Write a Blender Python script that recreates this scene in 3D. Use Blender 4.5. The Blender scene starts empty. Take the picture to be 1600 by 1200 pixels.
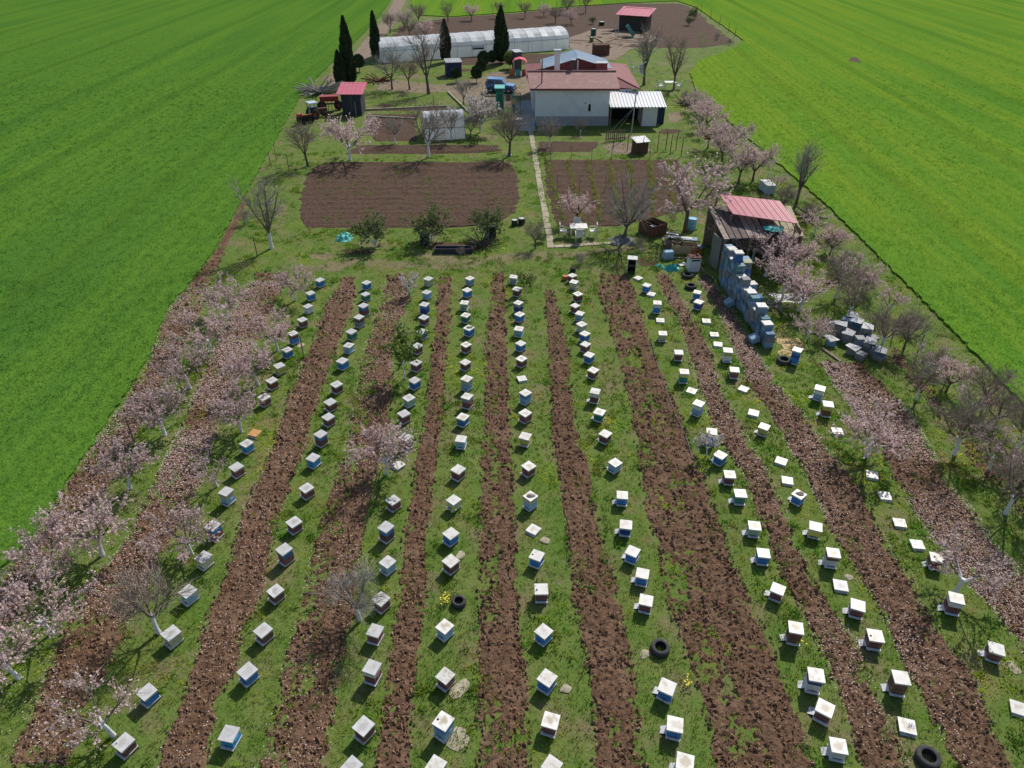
import bpy, bmesh, math, random
import numpy as np
from mathutils import Vector, Matrix
from mathutils.geometry import tessellate_polygon

# ------------------------------------------------------------------ camera, light, exposure
scene = bpy.context.scene
FPX = 1109.0; TH = math.atan(770/1109.0); HC = 18.0
SN, CS = math.sin(TH), math.cos(TH)
cam_d = bpy.data.cameras.new('camera'); cam = bpy.data.objects.new('camera', cam_d)
scene.collection.objects.link(cam); scene.camera = cam
cam.location = (0, 0, HC); cam.rotation_euler = (math.pi/2 - TH, 0, 0)
cam_d.sensor_fit = 'HORIZONTAL'; cam_d.sensor_width = 36; cam_d.lens = FPX/1600*36
cam_d.clip_start = 0.5; cam_d.clip_end = 6000

SUN_AZ, SUN_EL = math.radians(60), math.radians(44)
world = bpy.data.worlds.new('World'); scene.world = world; world.use_nodes = True
wn = world.node_tree.nodes; wl = world.node_tree.links
sky = wn.new('ShaderNodeTexSky'); sky.sky_type = 'NISHITA'; sky.sun_disc = False
sky.sun_elevation = SUN_EL; sky.sun_rotation = math.pi/2 - SUN_AZ
wn['Background'].inputs['Strength'].default_value = 0.105
wl.new(sky.outputs[0], wn['Background'].inputs['Color'])
sun_d = bpy.data.lights.new('sun', 'SUN'); sun_d.energy = 4.2; sun_d.angle = math.radians(0.5); sun_d.color = (1, .95, .88)
sun = bpy.data.objects.new('sun', sun_d); scene.collection.objects.link(sun)
sdir = Vector((math.cos(SUN_EL)*math.cos(SUN_AZ), math.cos(SUN_EL)*math.sin(SUN_AZ), math.sin(SUN_EL)))
sun.rotation_euler = sdir.to_track_quat('Z', 'Y').to_euler(); sun.location = sdir*60
vs = scene.view_settings
vs.view_transform = 'Standard'; vs.look = 'None'; vs.gamma = 1; vs.exposure = 0.10; vs.use_curve_mapping = False
scene.render.engine = 'CYCLES'

# ------------------------------------------------------------------ helpers
COL = scene.collection
R = random.Random(7)
NR = np.random.default_rng(11)

def ray(px, py):
    u = (px-800)/FPX; v = (py-600)/FPX
    return u, CS - v*SN, -SN - v*CS
def G(px, py, z=0.0):                       # photo pixel -> point at height z
    d = ray(px, py); t = (z-HC)/d[2]
    return Vector((d[0]*t, d[1]*t, z))
def atY(px, py, Y):                         # photo pixel -> point in the vertical plane at depth Y
    d = ray(px, py); t = Y/d[1]
    return Vector((d[0]*t, Y, HC+d[2]*t))
def pix(x, y, z=0.0):                       # world arrays -> photo pixel arrays
    dz = z-HC
    zc = y*CS - dz*SN
    return 800+FPX*x/zc, 600-FPX*(y*SN+dz*CS)/zc
def GA(px, py, z=0.0):
    u = (px-800)/FPX; v = (py-600)/FPX
    t = (z-HC)/(-SN-v*CS)
    return u*t, (CS-v*SN)*t

def vnoise(x, y, s, seed=0):                # cheap value noise, vectorised
    x = x/s; y = y/s
    xi = np.floor(x).astype(np.int64); yi = np.floor(y).astype(np.int64)
    fx = x-xi; fy = y-yi; fx = fx*fx*(3-2*fx); fy = fy*fy*(3-2*fy)
    def h(a, b):
        n = (a*374761393 + b*668265263 + seed*974711) & 0x7fffffff
        n = ((n ^ (n >> 13))*1274126177) & 0x7fffffff
        return ((n ^ (n >> 16)) & 0xffff)/65535.0
    return (h(xi, yi)*(1-fx)+h(xi+1, yi)*fx)*(1-fy) + (h(xi, yi+1)*(1-fx)+h(xi+1, yi+1)*fx)*fy

MATS = {}
def mat(name, c1, c2=None, rough=.8, scale=6.0, detail=4, bump=0.0, bscale=None, spec=.3, lo=.35, hi=.65,
        dirt=None, dscale=2.0, dlo=.55, dhi=.75, rnd=True, attr=None, metal=0.0, trans=0.0, stretch=None, hue=0.0):
    """procedural principled material: two-tone noise, optional dirt patches, bump, per-object offset"""
    if name in MATS: return MATS[name]
    m = bpy.data.materials.new(name); m.use_nodes = True
    nt = m.node_tree; n = nt.nodes; l = nt.links; p = n['Principled BSDF']
    p.inputs['Roughness'].default_value = rough; p.inputs['Specular IOR Level'].default_value = spec
    p.inputs['Metallic'].default_value = metal
    tc = n.new('ShaderNodeTexCoord'); co = tc.outputs['Object']
    if rnd:
        oi = n.new('ShaderNodeObjectInfo'); mu = n.new('ShaderNodeMath'); mu.operation = 'MULTIPLY'; mu.inputs[1].default_value = 91.7
        l.new(oi.outputs['Random'], mu.inputs[0])
        ad = n.new('ShaderNodeVectorMath'); ad.operation = 'ADD'; l.new(co, ad.inputs[0]); l.new(mu.outputs[0], ad.inputs[1]); co = ad.outputs[0]
    if stretch:
        mp = n.new('ShaderNodeMapping'); mp.inputs['Scale'].default_value = stretch; l.new(co, mp.inputs[0]); co = mp.outputs[0]
    def noise(sc, det):
        t = n.new('ShaderNodeTexNoise'); t.inputs['Scale'].default_value = sc; t.inputs['Detail'].default_value = det
        t.inputs['Roughness'].default_value = .6; l.new(co, t.inputs['Vector']); return t.outputs['Fac']
    def mr(src, a, b):
        r = n.new('ShaderNodeMapRange'); r.inputs[1].default_value = a; r.inputs[2].default_value = b; l.new(src, r.inputs[0]); return r.outputs[0]
    def mix(f, a, b):
        x = n.new('ShaderNodeMix'); x.data_type = 'RGBA'
        for s, v in ((0, f), (6, a), (7, b)):
            if hasattr(v, 'is_output'): l.new(v, x.inputs[s])
            else: x.inputs[s].default_value = v if s == 0 else (*v[:3], 1)
        return x.outputs[2]
    col = mix(mr(noise(scale, detail), lo, hi), c1, c2 or tuple(k*.8 for k in c1))
    if dirt: col = mix(mr(noise(dscale, 5), dlo, dhi), col, dirt)
    if attr:
        a = n.new('ShaderNodeAttribute'); a.attribute_name = attr
        x = n.new('ShaderNodeMix'); x.data_type = 'RGBA'; x.blend_type = 'MULTIPLY'; x.inputs[0].default_value = 1
        l.new(col, x.inputs[6]); l.new(a.outputs['Color'], x.inputs[7]); col = x.outputs[2]
    if hue:
        oi2 = n.new('ShaderNodeObjectInfo'); hs = n.new('ShaderNodeHueSaturation')
        r = n.new('ShaderNodeMapRange'); r.inputs[3].default_value = 1-hue; r.inputs[4].default_value = 1+hue
        l.new(oi2.outputs['Random'], r.inputs[0]); l.new(r.outputs[0], hs.inputs['Value']); l.new(col, hs.inputs['Color']); col = hs.outputs[0]
    l.new(col, p.inputs['Base Color'])
    if bump:
        b = n.new('ShaderNodeBump'); b.inputs['Strength'].default_value = 1; b.inputs['Distance'].default_value = bump
        l.new(noise(bscale or scale*3, 6), b.inputs['Height']); l.new(b.outputs[0], p.inputs['Normal'])
    if trans:
        tr = n.new('ShaderNodeBsdfTranslucent'); l.new(col, tr.inputs['Color'])
        ms = n.new('ShaderNodeMixShader'); ms.inputs[0].default_value = trans
        l.new(p.outputs[0], ms.inputs[1]); l.new(tr.outputs[0], ms.inputs[2]); l.new(ms.outputs[0], n['Material Output'].inputs['Surface'])
    MATS[name] = m
    return m

def np_mesh(name, V, F, mats=(), fmat=None, attr=None, smooth=False):
    """mesh from numpy verts (n,3) and uniform faces (m,k)"""
    me = bpy.data.meshes.new(name)
    V = np.asarray(V, np.float32); F = np.asarray(F, np.int32); k = F.shape[1]
    me.vertices.add(len(V)); me.vertices.foreach_set('co', V.ravel())
    me.loops.add(F.size); me.loops.foreach_set('vertex_index', F.ravel())
    me.polygons.add(len(F)); me.polygons.foreach_set('loop_start', np.arange(0, F.size, k, dtype=np.int32))
    for m in mats: me.materials.append(m)
    if fmat is not None: me.polygons.foreach_set('material_index', np.asarray(fmat, np.int32))
    me.polygons.foreach_set('use_smooth', np.full(len(F), smooth))
    if attr is not None:
        a = me.color_attributes.new('tint', 'FLOAT_COLOR', 'POINT')
        c = np.ones((len(V), 4), np.float32); c[:, :3] = attr; a.data.foreach_set('color', c.ravel())
    me.update(calc_edges=True)
    return me

class MB:
    def __init__(s): s.v = []; s.f = []; s.m = []
    def add(s, vs_, fs, mi=0):
        o = len(s.v); s.v += [tuple(v) for v in vs_]; s.f += [tuple(i+o for i in f) for f in fs]; s.m += [mi]*len(fs); return s
    def box(s, c, d, rz=0.0, mi=0, top=1.0, rx=0.0, ry=0.0):
        x, y, z = d[0]/2, d[1]/2, d[2]/2
        P = [(-x,-y,-z),(x,-y,-z),(x,y,-z),(-x,y,-z),(-x*top,-y*top,z),(x*top,-y*top,z),(x*top,y*top,z),(-x*top,y*top,z)]
        M = Matrix.Translation(Vector(c)) @ Matrix.Rotation(rz, 4, 'Z') @ Matrix.Rotation(ry, 4, 'Y') @ Matrix.Rotation(rx, 4, 'X')
        return s.add([M @ Vector(p) for p in P], [(3,2,1,0),(4,5,6,7),(0,1,5,4),(1,2,6,5),(2,3,7,6),(3,0,4,7)], mi)
    def slab(s, quad, t, mi=0):              # thick sheet from 4 points (ccw seen from above), thickness down
        q = [Vector(p) for p in quad]; b = [p - Vector((0, 0, t)) for p in q]; n = len(q)
        return s.add(q+b, [tuple(range(n)), tuple(range(2*n-1, n-1, -1))] + [(i, i+n, (i+1) % n+n, (i+1) % n) for i in range(n)], mi)
    def prism(s, poly, d, mi=0):             # polygon extruded by vector d
        q = [Vector(p) for p in poly]; b = [p + Vector(d) for p in q]; n = len(q)
        return s.add(q+b, [tuple(range(n-1, -1, -1)), tuple(range(n, 2*n))] + [(i, (i+1) % n, (i+1) % n+n, i+n) for i in range(n)], mi)
    def tube(s, pts, rad, k=6, mi=0, cap=True):
        pts = [Vector(p) for p in pts]
        if not hasattr(rad, '__len__'): rad = [rad]*len(pts)
        o = len(s.v); n = len(pts)
        for i, p in enumerate(pts):
            d = (pts[min(i+1, n-1)]-pts[max(i-1, 0)]).normalized()
            a = Vector((0, 0, 1)) if abs(d.z) < .9 else Vector((1, 0, 0))
            u = d.cross(a).normalized(); w = d.cross(u)
            for j in range(k):
                t = 2*math.pi*j/k; s.v.append(tuple(p + rad[i]*(math.cos(t)*u + math.sin(t)*w)))
        for i in range(n-1):
            for j in range(k):
                a = o+i*k+j; b = o+i*k+(j+1) % k; s.f.append((a, a+k, b+k, b)); s.m.append(mi)
        if cap:
            s.f.append(tuple(o+j for j in range(k))); s.m.append(mi)
            s.f.append(tuple(o+(n-1)*k+j for j in range(k-1, -1, -1))); s.m.append(mi)
        return s
    def lathe(s, prof, k=16, c=(0, 0, 0), mi=0, axis='Z', closed=False):
        o = len(s.v); n = len(prof); c = Vector(c)
        for r, z in prof:
            for j in range(k):
                t = 2*math.pi*j/k
                p = Vector((r*math.cos(t), r*math.sin(t), z))
                if axis == 'X': p = Vector((p.z, p.x, p.y))
                if axis == 'Y': p = Vector((p.x, p.z, p.y))
                s.v.append(tuple(c+p))
        for i in range(n if closed else n-1):
            for j in range(k):
                a = o+i*k+j; b = o+i*k+(j+1) % k; i2 = (i+1) % n
                s.f.append((a, b, o+i2*k+(j+1) % k, o+i2*k+j)); s.m.append(mi)
        return s
    def mesh(s, name, mats, smooth=False):
        me = bpy.data.meshes.new(name); me.from_pydata(s.v, [], s.f)
        for m in (mats if isinstance(mats, (list, tuple)) else [mats]): me.materials.append(m)
        me.polygons.foreach_set('material_index', s.m)
        if smooth: me.polygons.foreach_set('use_smooth', [True]*len(s.f))
        bm = bmesh.new(); bm.from_mesh(me); bmesh.ops.recalc_face_normals(bm, faces=bm.faces); bm.to_mesh(me); bm.free()
        return me
    def build(s, name, mats, parent=None, smooth=False):
        return link(name, s.mesh(name, mats, smooth), parent)

def link(name, data, parent=None, loc=None, rz=0.0):
    o = bpy.data.objects.new(name, data); COL.objects.link(o)
    if parent: o.parent = parent
    if loc is not None: o.location = loc
    if rz: o.rotation_euler.z = rz
    return o
def tag(o, label=None, cat=None, group=None, kind=None):
    if label: o['label'] = label
    if cat: o['category'] = cat
    if group: o['group'] = group
    if kind: o['kind'] = kind
    return o
def thing(name, label, cat, loc=(0, 0, 0), rz=0.0, group=None):
    o = link(name, None, None, loc, rz); o.empty_display_size = .2
    return tag(o, label, cat, group)
def instance(name, me, parent=None, loc=None, rz=0.0, m=None):
    o = link(name, me, parent, loc, rz)
    if m is not None:
        o.material_slots[0].link = 'OBJECT'; o.material_slots[0].material = m
    return o
ORD = ['zeroth','first','second','third','fourth','fifth','sixth','seventh','eighth','ninth','tenth','eleventh','twelfth','thirteenth','fourteenth','fifteenth',
       'sixteenth','seventeenth','eighteenth','nineteenth','twentieth','twenty-first','twenty-second','twenty-third','twenty-fourth','twenty-fifth','twenty-sixth']

# ------------------------------------------------------------------ materials
M_grass = mat('grass_ground', (.088,.155,.026), (.145,.178,.048), rough=.95, scale=.9, detail=8, bump=.05, bscale=9, spec=.1, dirt=(.19,.155,.085), dscale=.55, dlo=.52, dhi=.68, rnd=False)
M_soil = mat('tilled_soil', (.088,.048,.029), (.182,.109,.066), rough=.95, scale=7, detail=8, bump=.05, bscale=16, spec=.15, dirt=(.235,.15,.098), dscale=.7, dlo=.5, dhi=.8, rnd=False)
M_clod = mat('soil_clod', (.160,.092,.056), (.285,.178,.112), rough=.95, scale=4, spec=.1, attr='tint', rnd=False)
M_soil2 = mat('garden_soil', (.055,.032,.021), (.112,.070,.046), rough=.95, scale=5, detail=8, bump=.04, bscale=12, spec=.15, rnd=False)
M_drive = mat('dirt_drive', (.24,.18,.13), (.17,.125,.085), rough=.95, scale=1.2, detail=7, bump=.02, bscale=12, rnd=False)
M_conc = mat('pale_concrete', (.42,.37,.27), (.30,.26,.18), rough=.9, scale=3, detail=6, bump=.01, bscale=20)
M_blade = mat('grass_blade', (.16,.31,.034), (.25,.365,.058), rough=.8, scale=.6, spec=.05, attr='tint', trans=.45, rnd=False)
M_crop = mat('crop_blade', (.115,.268,.032), (.138,.29,.034), rough=.8, scale=.12, spec=.03, attr='tint', trans=.5, rnd=False)
M_petal = mat('petal_pink', (.62,.47,.45), (.76,.62,.59), rough=.8, scale=3, spec=.15, trans=.25, rnd=False)
M_blossom = mat('blossom_pink', (.62,.46,.45), (.76,.61,.59), rough=.8, scale=2, spec=.15, trans=.4, hue=.15)
M_whiteblossom = mat('blossom_white', (.74,.70,.66), (.6,.55,.5), rough=.8, scale=2, spec=.15, trans=.3)
M_twig = mat('twig_brown', (.25,.195,.155), (.36,.30,.245), rough=.9, scale=5, spec=.15)
M_twig_grey = mat('twig_grey', (.27,.24,.21), (.38,.345,.31), rough=.9, scale=5, spec=.15)
M_bark = mat('bark', (.10,.078,.062), (.17,.14,.115), rough=.95, scale=9, bump=.01, spec=.1)
M_leaf = mat('young_leaf', (.13,.23,.03), (.20,.28,.05), rough=.6, scale=2, spec=.3, trans=.4)
M_shrub = mat('shrub_leaf', (.15,.20,.06), (.22,.26,.09), rough=.7, scale=2, spec=.25, trans=.3)
M_cyp = mat('cypress_leaf', (.026,.045,.022), (.055,.08,.036), rough=.8, scale=3, spec=.2)
M_ever = mat('evergreen_leaf', (.025,.05,.02), (.05,.085,.03), rough=.7, scale=3, spec=.25)
M_yel = mat('yellow_flower', (.72,.60,.03), (.8,.7,.1), rough=.7)

def wash_mat():                                        # bark with a coat of whitewash up to chest height
    m = bpy.data.materials.new('whitewashed_bark'); m.use_nodes = True
    n = m.node_tree.nodes; l = m.node_tree.links; p = n['Principled BSDF']; p.inputs['Roughness'].default_value = .9
    tc = n.new('ShaderNodeTexCoord'); sp = n.new('ShaderNodeSeparateXYZ'); l.new(tc.outputs['Object'], sp.inputs[0])
    nz = n.new('ShaderNodeTexNoise'); nz.inputs['Scale'].default_value = 9; l.new(tc.outputs['Object'], nz.inputs[0])
    ma = n.new('ShaderNodeMath'); ma.operation = 'MULTIPLY_ADD'; ma.inputs[1].default_value = .5; l.new(nz.outputs['Fac'], ma.inputs[0]); l.new(sp.outputs['Z'], ma.inputs[2])
    mr = n.new('ShaderNodeMapRange'); mr.inputs[1].default_value = 1.12; mr.inputs[2].default_value = 1.22; l.new(ma.outputs[0], mr.inputs[0])
    mx = n.new('ShaderNodeMix'); mx.data_type = 'RGBA'; mx.inputs[6].default_value = (.66,.66,.66,1); mx.inputs[7].default_value = (.15,.115,.09,1)
    l.new(mr.outputs[0], mx.inputs[0]); l.new(mx.outputs[2], p.inputs['Base Color'])
    return m
M_wash = wash_mat()

HC_ = {  # hive paints
 'm': ('maroon', (.22,.085,.085), (.16,.062,.064)), 'b': ('blue', (.045,.22,.56), (.04,.17,.44)), 'B': ('bright blue', (.04,.34,.70), (.04,.24,.52)),
 'l': ('light blue', (.30,.47,.60), (.22,.38,.52)), 'd': ('dark blue', (.03,.08,.26), (.03,.06,.19)), 'g': ('green', (.04,.25,.19), (.05,.20,.13)),
 'p': ('mint', (.34,.47,.33), (.28,.40,.28)), 'y': ('yellow', (.60,.56,.13), (.52,.48,.12)), 'c': ('cream', (.60,.58,.36), (.50,.48,.30)),
 'w': ('white', (.70,.70,.68), (.58,.58,.56)), 'G': ('grey', (.30,.33,.36), (.22,.24,.27)), 'n': ('brown', (.20,.105,.06), (.14,.075,.045))}
PAINT = {k: mat('hive_paint_'+v[0].replace(' ', '_'), v[1], v[2], rough=.55, scale=5, detail=6, spec=.35, dirt=tuple(x*.55+.06 for x in v[1]), dscale=9, dlo=.56, dhi=.72, bump=.003, bscale=30, hue=.18) for k, v in HC_.items()}
M_lid = mat('lid_sheet_white', (.70,.69,.65), (.60,.585,.54), rough=.5, scale=3, detail=5, spec=.5, dirt=(.42,.37,.29), dscale=6, dlo=.53, dhi=.70, hue=.12)
M_lid_grey = mat('lid_sheet_weathered', (.56,.56,.56), (.48,.48,.47), rough=.5, scale=4, detail=6, spec=.45, dirt=(.38,.35,.31), dscale=6, dlo=.52, dhi=.75, hue=.12)
M_lid_wood = mat('lid_bare_board', (.55,.30,.11), (.42,.22,.09), rough=.8, scale=5)
M_rim = mat('lid_rim', (.62,.61,.56), (.50,.48,.42), rough=.6, scale=8, dirt=(.35,.31,.25), dscale=7)
M_floor = mat('hive_floor_board', (.66,.66,.68), (.54,.54,.56), rough=.7, scale=6, dirt=(.25,.22,.18), dscale=6)
M_wood = mat('weathered_wood', (.25,.19,.14), (.16,.12,.09), rough=.9, scale=4, stretch=(1,1,5), bump=.004, bscale=20)
M_woodlight = mat('new_board', (.50,.38,.22), (.40,.29,.16), rough=.85, scale=5)
M_dark = mat('dark_opening', (.015,.013,.012), (.01,.01,.01), rough=.9)  # near-black colour standing in for the shade inside openings
M_stone = mat('rough_stone', (.42,.36,.29), (.30,.25,.20), rough=.95, scale=7, bump=.01)
M_rubber = mat('tyre_rubber', (.035,.035,.037), (.06,.058,.056), rough=.85, scale=6, dirt=(.12,.10,.085), dscale=4)
M_metal = mat('grey_metal', (.42,.43,.44), (.33,.34,.35), rough=.45, scale=4, metal=.3, dirt=(.25,.17,.12), dscale=3, dlo=.6, dhi=.8)
M_whitemetal = mat('white_metal', (.74,.75,.75), (.64,.65,.65), rough=.5, scale=3)
M_rust = mat('rusty_iron', (.17,.075,.045), (.09,.05,.04), rough=.9, scale=6)
M_redroof = mat('red_metal_roof', (.58,.13,.19), (.50,.11,.155), rough=.5, scale=2, dirt=(.42,.19,.19), dscale=1.2, dlo=.5, dhi=.8)
M_tile = mat('maroon_roof_tile', (.31,.165,.148), (.25,.13,.115), rough=.75, scale=3, dirt=(.36,.22,.19), dscale=1.0, bump=.01, bscale=8)
M_tiledark = mat('dark_red_roof_tile', (.24,.075,.075), (.17,.05,.05), rough=.75, scale=3, bump=.01, bscale=8)
M_blueroof = mat('blue_grey_metal_roof', (.56,.67,.75), (.48,.59,.67), rough=.45, scale=1.5, spec=.5)
M_plaster = mat('house_plaster', (.80,.80,.81), (.74,.74,.75), rough=.9, scale=.8, detail=7, dirt=(.58,.58,.59), dscale=.5, dlo=.5, dhi=.8)
M_plinth = mat('grey_plinth', (.36,.37,.39), (.30,.31,.33), rough=.9, scale=2)
M_film = mat('greenhouse_film', (.90,.91,.93), (.86,.87,.90), rough=.35, scale=.7, spec=.5, trans=.45, dirt=(.62,.62,.62), dscale=1.1)
M_steel = mat('thin_steel', (.30,.31,.32), (.24,.25,.26), rough=.5, scale=4, metal=.4)
M_teal = mat('teal_plastic', (.03,.38,.34), (.03,.30,.28), rough=.45, scale=4, spec=.5)
M_glass = mat('window_glass', (.03,.04,.05), (.05,.06,.07), rough=.08, spec=.6)
M_carblue = mat('car_paint_blue', (.05,.17,.42), (.045,.15,.38), rough=.25, scale=2, spec=.6)
M_orange = mat('orange_paint', (.48,.16,.06), (.36,.12,.045), rough=.5, scale=4)
M_red = mat('red_paint', (.38,.06,.065), (.28,.05,.05), rough=.5, scale=4)
M_black = mat('black_plastic', (.02,.02,.022), (.035,.035,.035), rough=.6)

# ------------------------------------------------------------------ ground and fields
gm = MB().add([(-2500,-400,0),(2500,-400,0),(2500,4500,0),(-2500,4500,0)], [(0,1,2,3)])
tag(gm.build('ground', M_grass), kind='structure')

def polyline_world(pts, step, jit, seed):
    rr = random.Random(seed); out = []
    W = [G(*p) for p in pts]
    for a, b in zip(W, W[1:]):
        L = (b-a).length; st = max(step, step*((a+b)*.5).length/30); n = max(1, int(L/st))
        nrm = Vector((-(b-a).y, (b-a).x, 0)).normalized()
        for i in range(n):
            out.append(a.lerp(b, i/n) + nrm*rr.uniform(-jit, jit))
    out.append(W[-1]); return out
FIELD_L = [(-420,1500),(-200,1180),(0,893),(20,878),(60,828),(100,762),(165,664),(190,628),(232,562),(250,512),(265,480),(300,438),(332,396),(368,332),(405,266),(440,203),(470,150),(503,114),(555,66),(590,30),(606,8),(620,-14),(650,-60)]
FIELD_R = [(668,-60),(645,-10),(642,8),(655,24),(700,27),(800,20),(900,10),(1000,4),(1058,2),(1088,12),(1162,64),(1152,74),(1092,96),(1078,114),(1090,150),(1170,218),(1240,277),(1300,330),(1400,430),(1500,530),(1600,636),(1800,850),(2100,1200),(2300,1500)]
HF = .12
def field_mesh(name, inner, outer):
    loop = [Vector((p.x, p.y, HF)) for p in inner] + [Vector((x, y, HF)) for x, y in outer]
    tris = tessellate_polygon([loop]); n = len(loop); ni = len(inner)
    V = loop + [Vector((p.x, p.y, -.05)) for p in loop[:ni]]
    me = bpy.data.meshes.new(name)
    me.from_pydata([tuple(v) for v in V], [], [tuple(t) for t in tris] + [(i, i+1, n+i+1, n+i) for i in range(ni-1)])
    bm = bmesh.new(); bm.from_mesh(me); bmesh.ops.recalc_face_normals(bm, faces=bm.faces)
    if max(bm.faces, key=lambda f: f.calc_area()).normal.z < 0: bmesh.ops.reverse_faces(bm, faces=bm.faces)
    bm.to_mesh(me); bm.free()
    return me
def crop_mat(ca, cb, nm):
    m = bpy.data.materials.new(nm); m.use_nodes = True
    n = m.node_tree.nodes; l = m.node_tree.links; p = n['Principled BSDF']
    p.inputs['Roughness'].default_value = .8; p.inputs['Specular IOR Level'].default_value = .0
    tc = n.new('ShaderNodeTexCoord')
    def noise(sc, det, stretch=None, rot=0):
        t = n.new('ShaderNodeTexNoise'); t.inputs['Scale'].default_value = sc; t.inputs['Detail'].default_value = det
        if stretch:
            mp = n.new('ShaderNodeMapping'); mp.inputs['Scale'].default_value = stretch; mp.inputs['Rotation'].default_value = (0,0,rot); l.new(tc.outputs['Object'], mp.inputs[0]); l.new(mp.outputs[0], t.inputs[0])
        else: l.new(tc.outputs['Object'], t.inputs[0])
        return t.outputs['Fac']
    def ramp(src, a, b, c1, c2):
        r = n.new('ShaderNodeMapRange'); r.inputs[1].default_value = a; r.inputs[2].default_value = b; l.new(src, r.inputs[0])
        x = n.new('ShaderNodeMix'); x.data_type = 'RGBA'; l.new(r.outputs[0], x.inputs[0])
        for s, v in ((6, c1), (7, c2)):
            if hasattr(v, 'is_output'): l.new(v, x.inputs[s])
            else: x.inputs[s].default_value = (*v, 1)
        return x.outputs[2]
    c = ramp(noise(.045, 6), .35, .65, ca, cb)
    c2 = ramp(noise(.42, 5, (1,.035,1), .02), .42, .62, c, (cb[0]*(1.12 if 'dark' in nm else 1.35), cb[1]*1.06, cb[2]))
    for per, rot, lo_, col_ in ((6.2, .03, .80, (cb[0]*1.3, cb[1]*1.1, cb[2])), (11.0, .03, .93, tuple(k*.62 for k in ca)), (.9, .03, .55, tuple(k*.9 for k in ca))):
        w = n.new('ShaderNodeTexWave'); w.wave_type = 'BANDS'; w.bands_direction = 'X'; w.inputs['Scale'].default_value = .314/per; w.inputs['Distortion'].default_value = 1.1; w.inputs['Detail'].default_value = 3; w.inputs['Detail Scale'].default_value = .6
        mp = n.new('ShaderNodeMapping'); mp.inputs['Rotation'].default_value = (0, 0, rot); l.new(tc.outputs['Object'], mp.inputs[0]); l.new(mp.outputs[0], w.inputs['Vector'])
        mul = n.new('ShaderNodeMath'); mul.operation = 'MULTIPLY'; mul.inputs[1].default_value = .36
        mrr = n.new('ShaderNodeMapRange'); mrr.inputs[1].default_value = lo_; mrr.inputs[2].default_value = 1.0; l.new(w.outputs['Fac'], mrr.inputs[0]); l.new(mrr.outputs[0], mul.inputs[0])
        x = n.new('ShaderNodeMix'); x.data_type = 'RGBA'; l.new(mul.outputs[0], x.inputs[0]); l.new(c2, x.inputs[6]); x.inputs[7].default_value = (*col_, 1); c2 = x.outputs[2]
    c3 = ramp(noise(6.5, 8), .28, .5, tuple(k*.72 for k in ca), c2)
    l.new(c3, p.inputs['Base Color'])
    b = n.new('ShaderNodeBump'); b.inputs['Distance'].default_value = .05; b.inputs['Strength'].default_value = 1
    l.new(noise(11, 8), b.inputs['Height']); l.new(b.outputs[0], p.inputs['Normal'])
    return m
M_fieldL = crop_mat((.066,.160,.025), (.088,.190,.025), 'dark_green_crop'); M_fieldR = crop_mat((.096,.210,.026), (.124,.240,.026), 'light_green_crop')
WL = polyline_world(FIELD_L, .22, .09, 1); WR = polyline_world(FIELD_R, .22, .09, 2)
tag(link('crop_field', field_mesh('crop_field', WL, [(-60,700),(-500,4400),(-2400,4400),(-2400,-300),(-60,-300)])), kind='structure')
tag(link('crop_field', field_mesh('crop_field', WR, [(100,-300),(2400,-300),(2400,4400),(-420,4400),(-30,700)])), kind='structure')
for o, m_ in zip([o for o in COL.objects if o.name.startswith('crop_field')], (M_fieldL, M_fieldR)): o.data.materials.append(m_)

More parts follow.
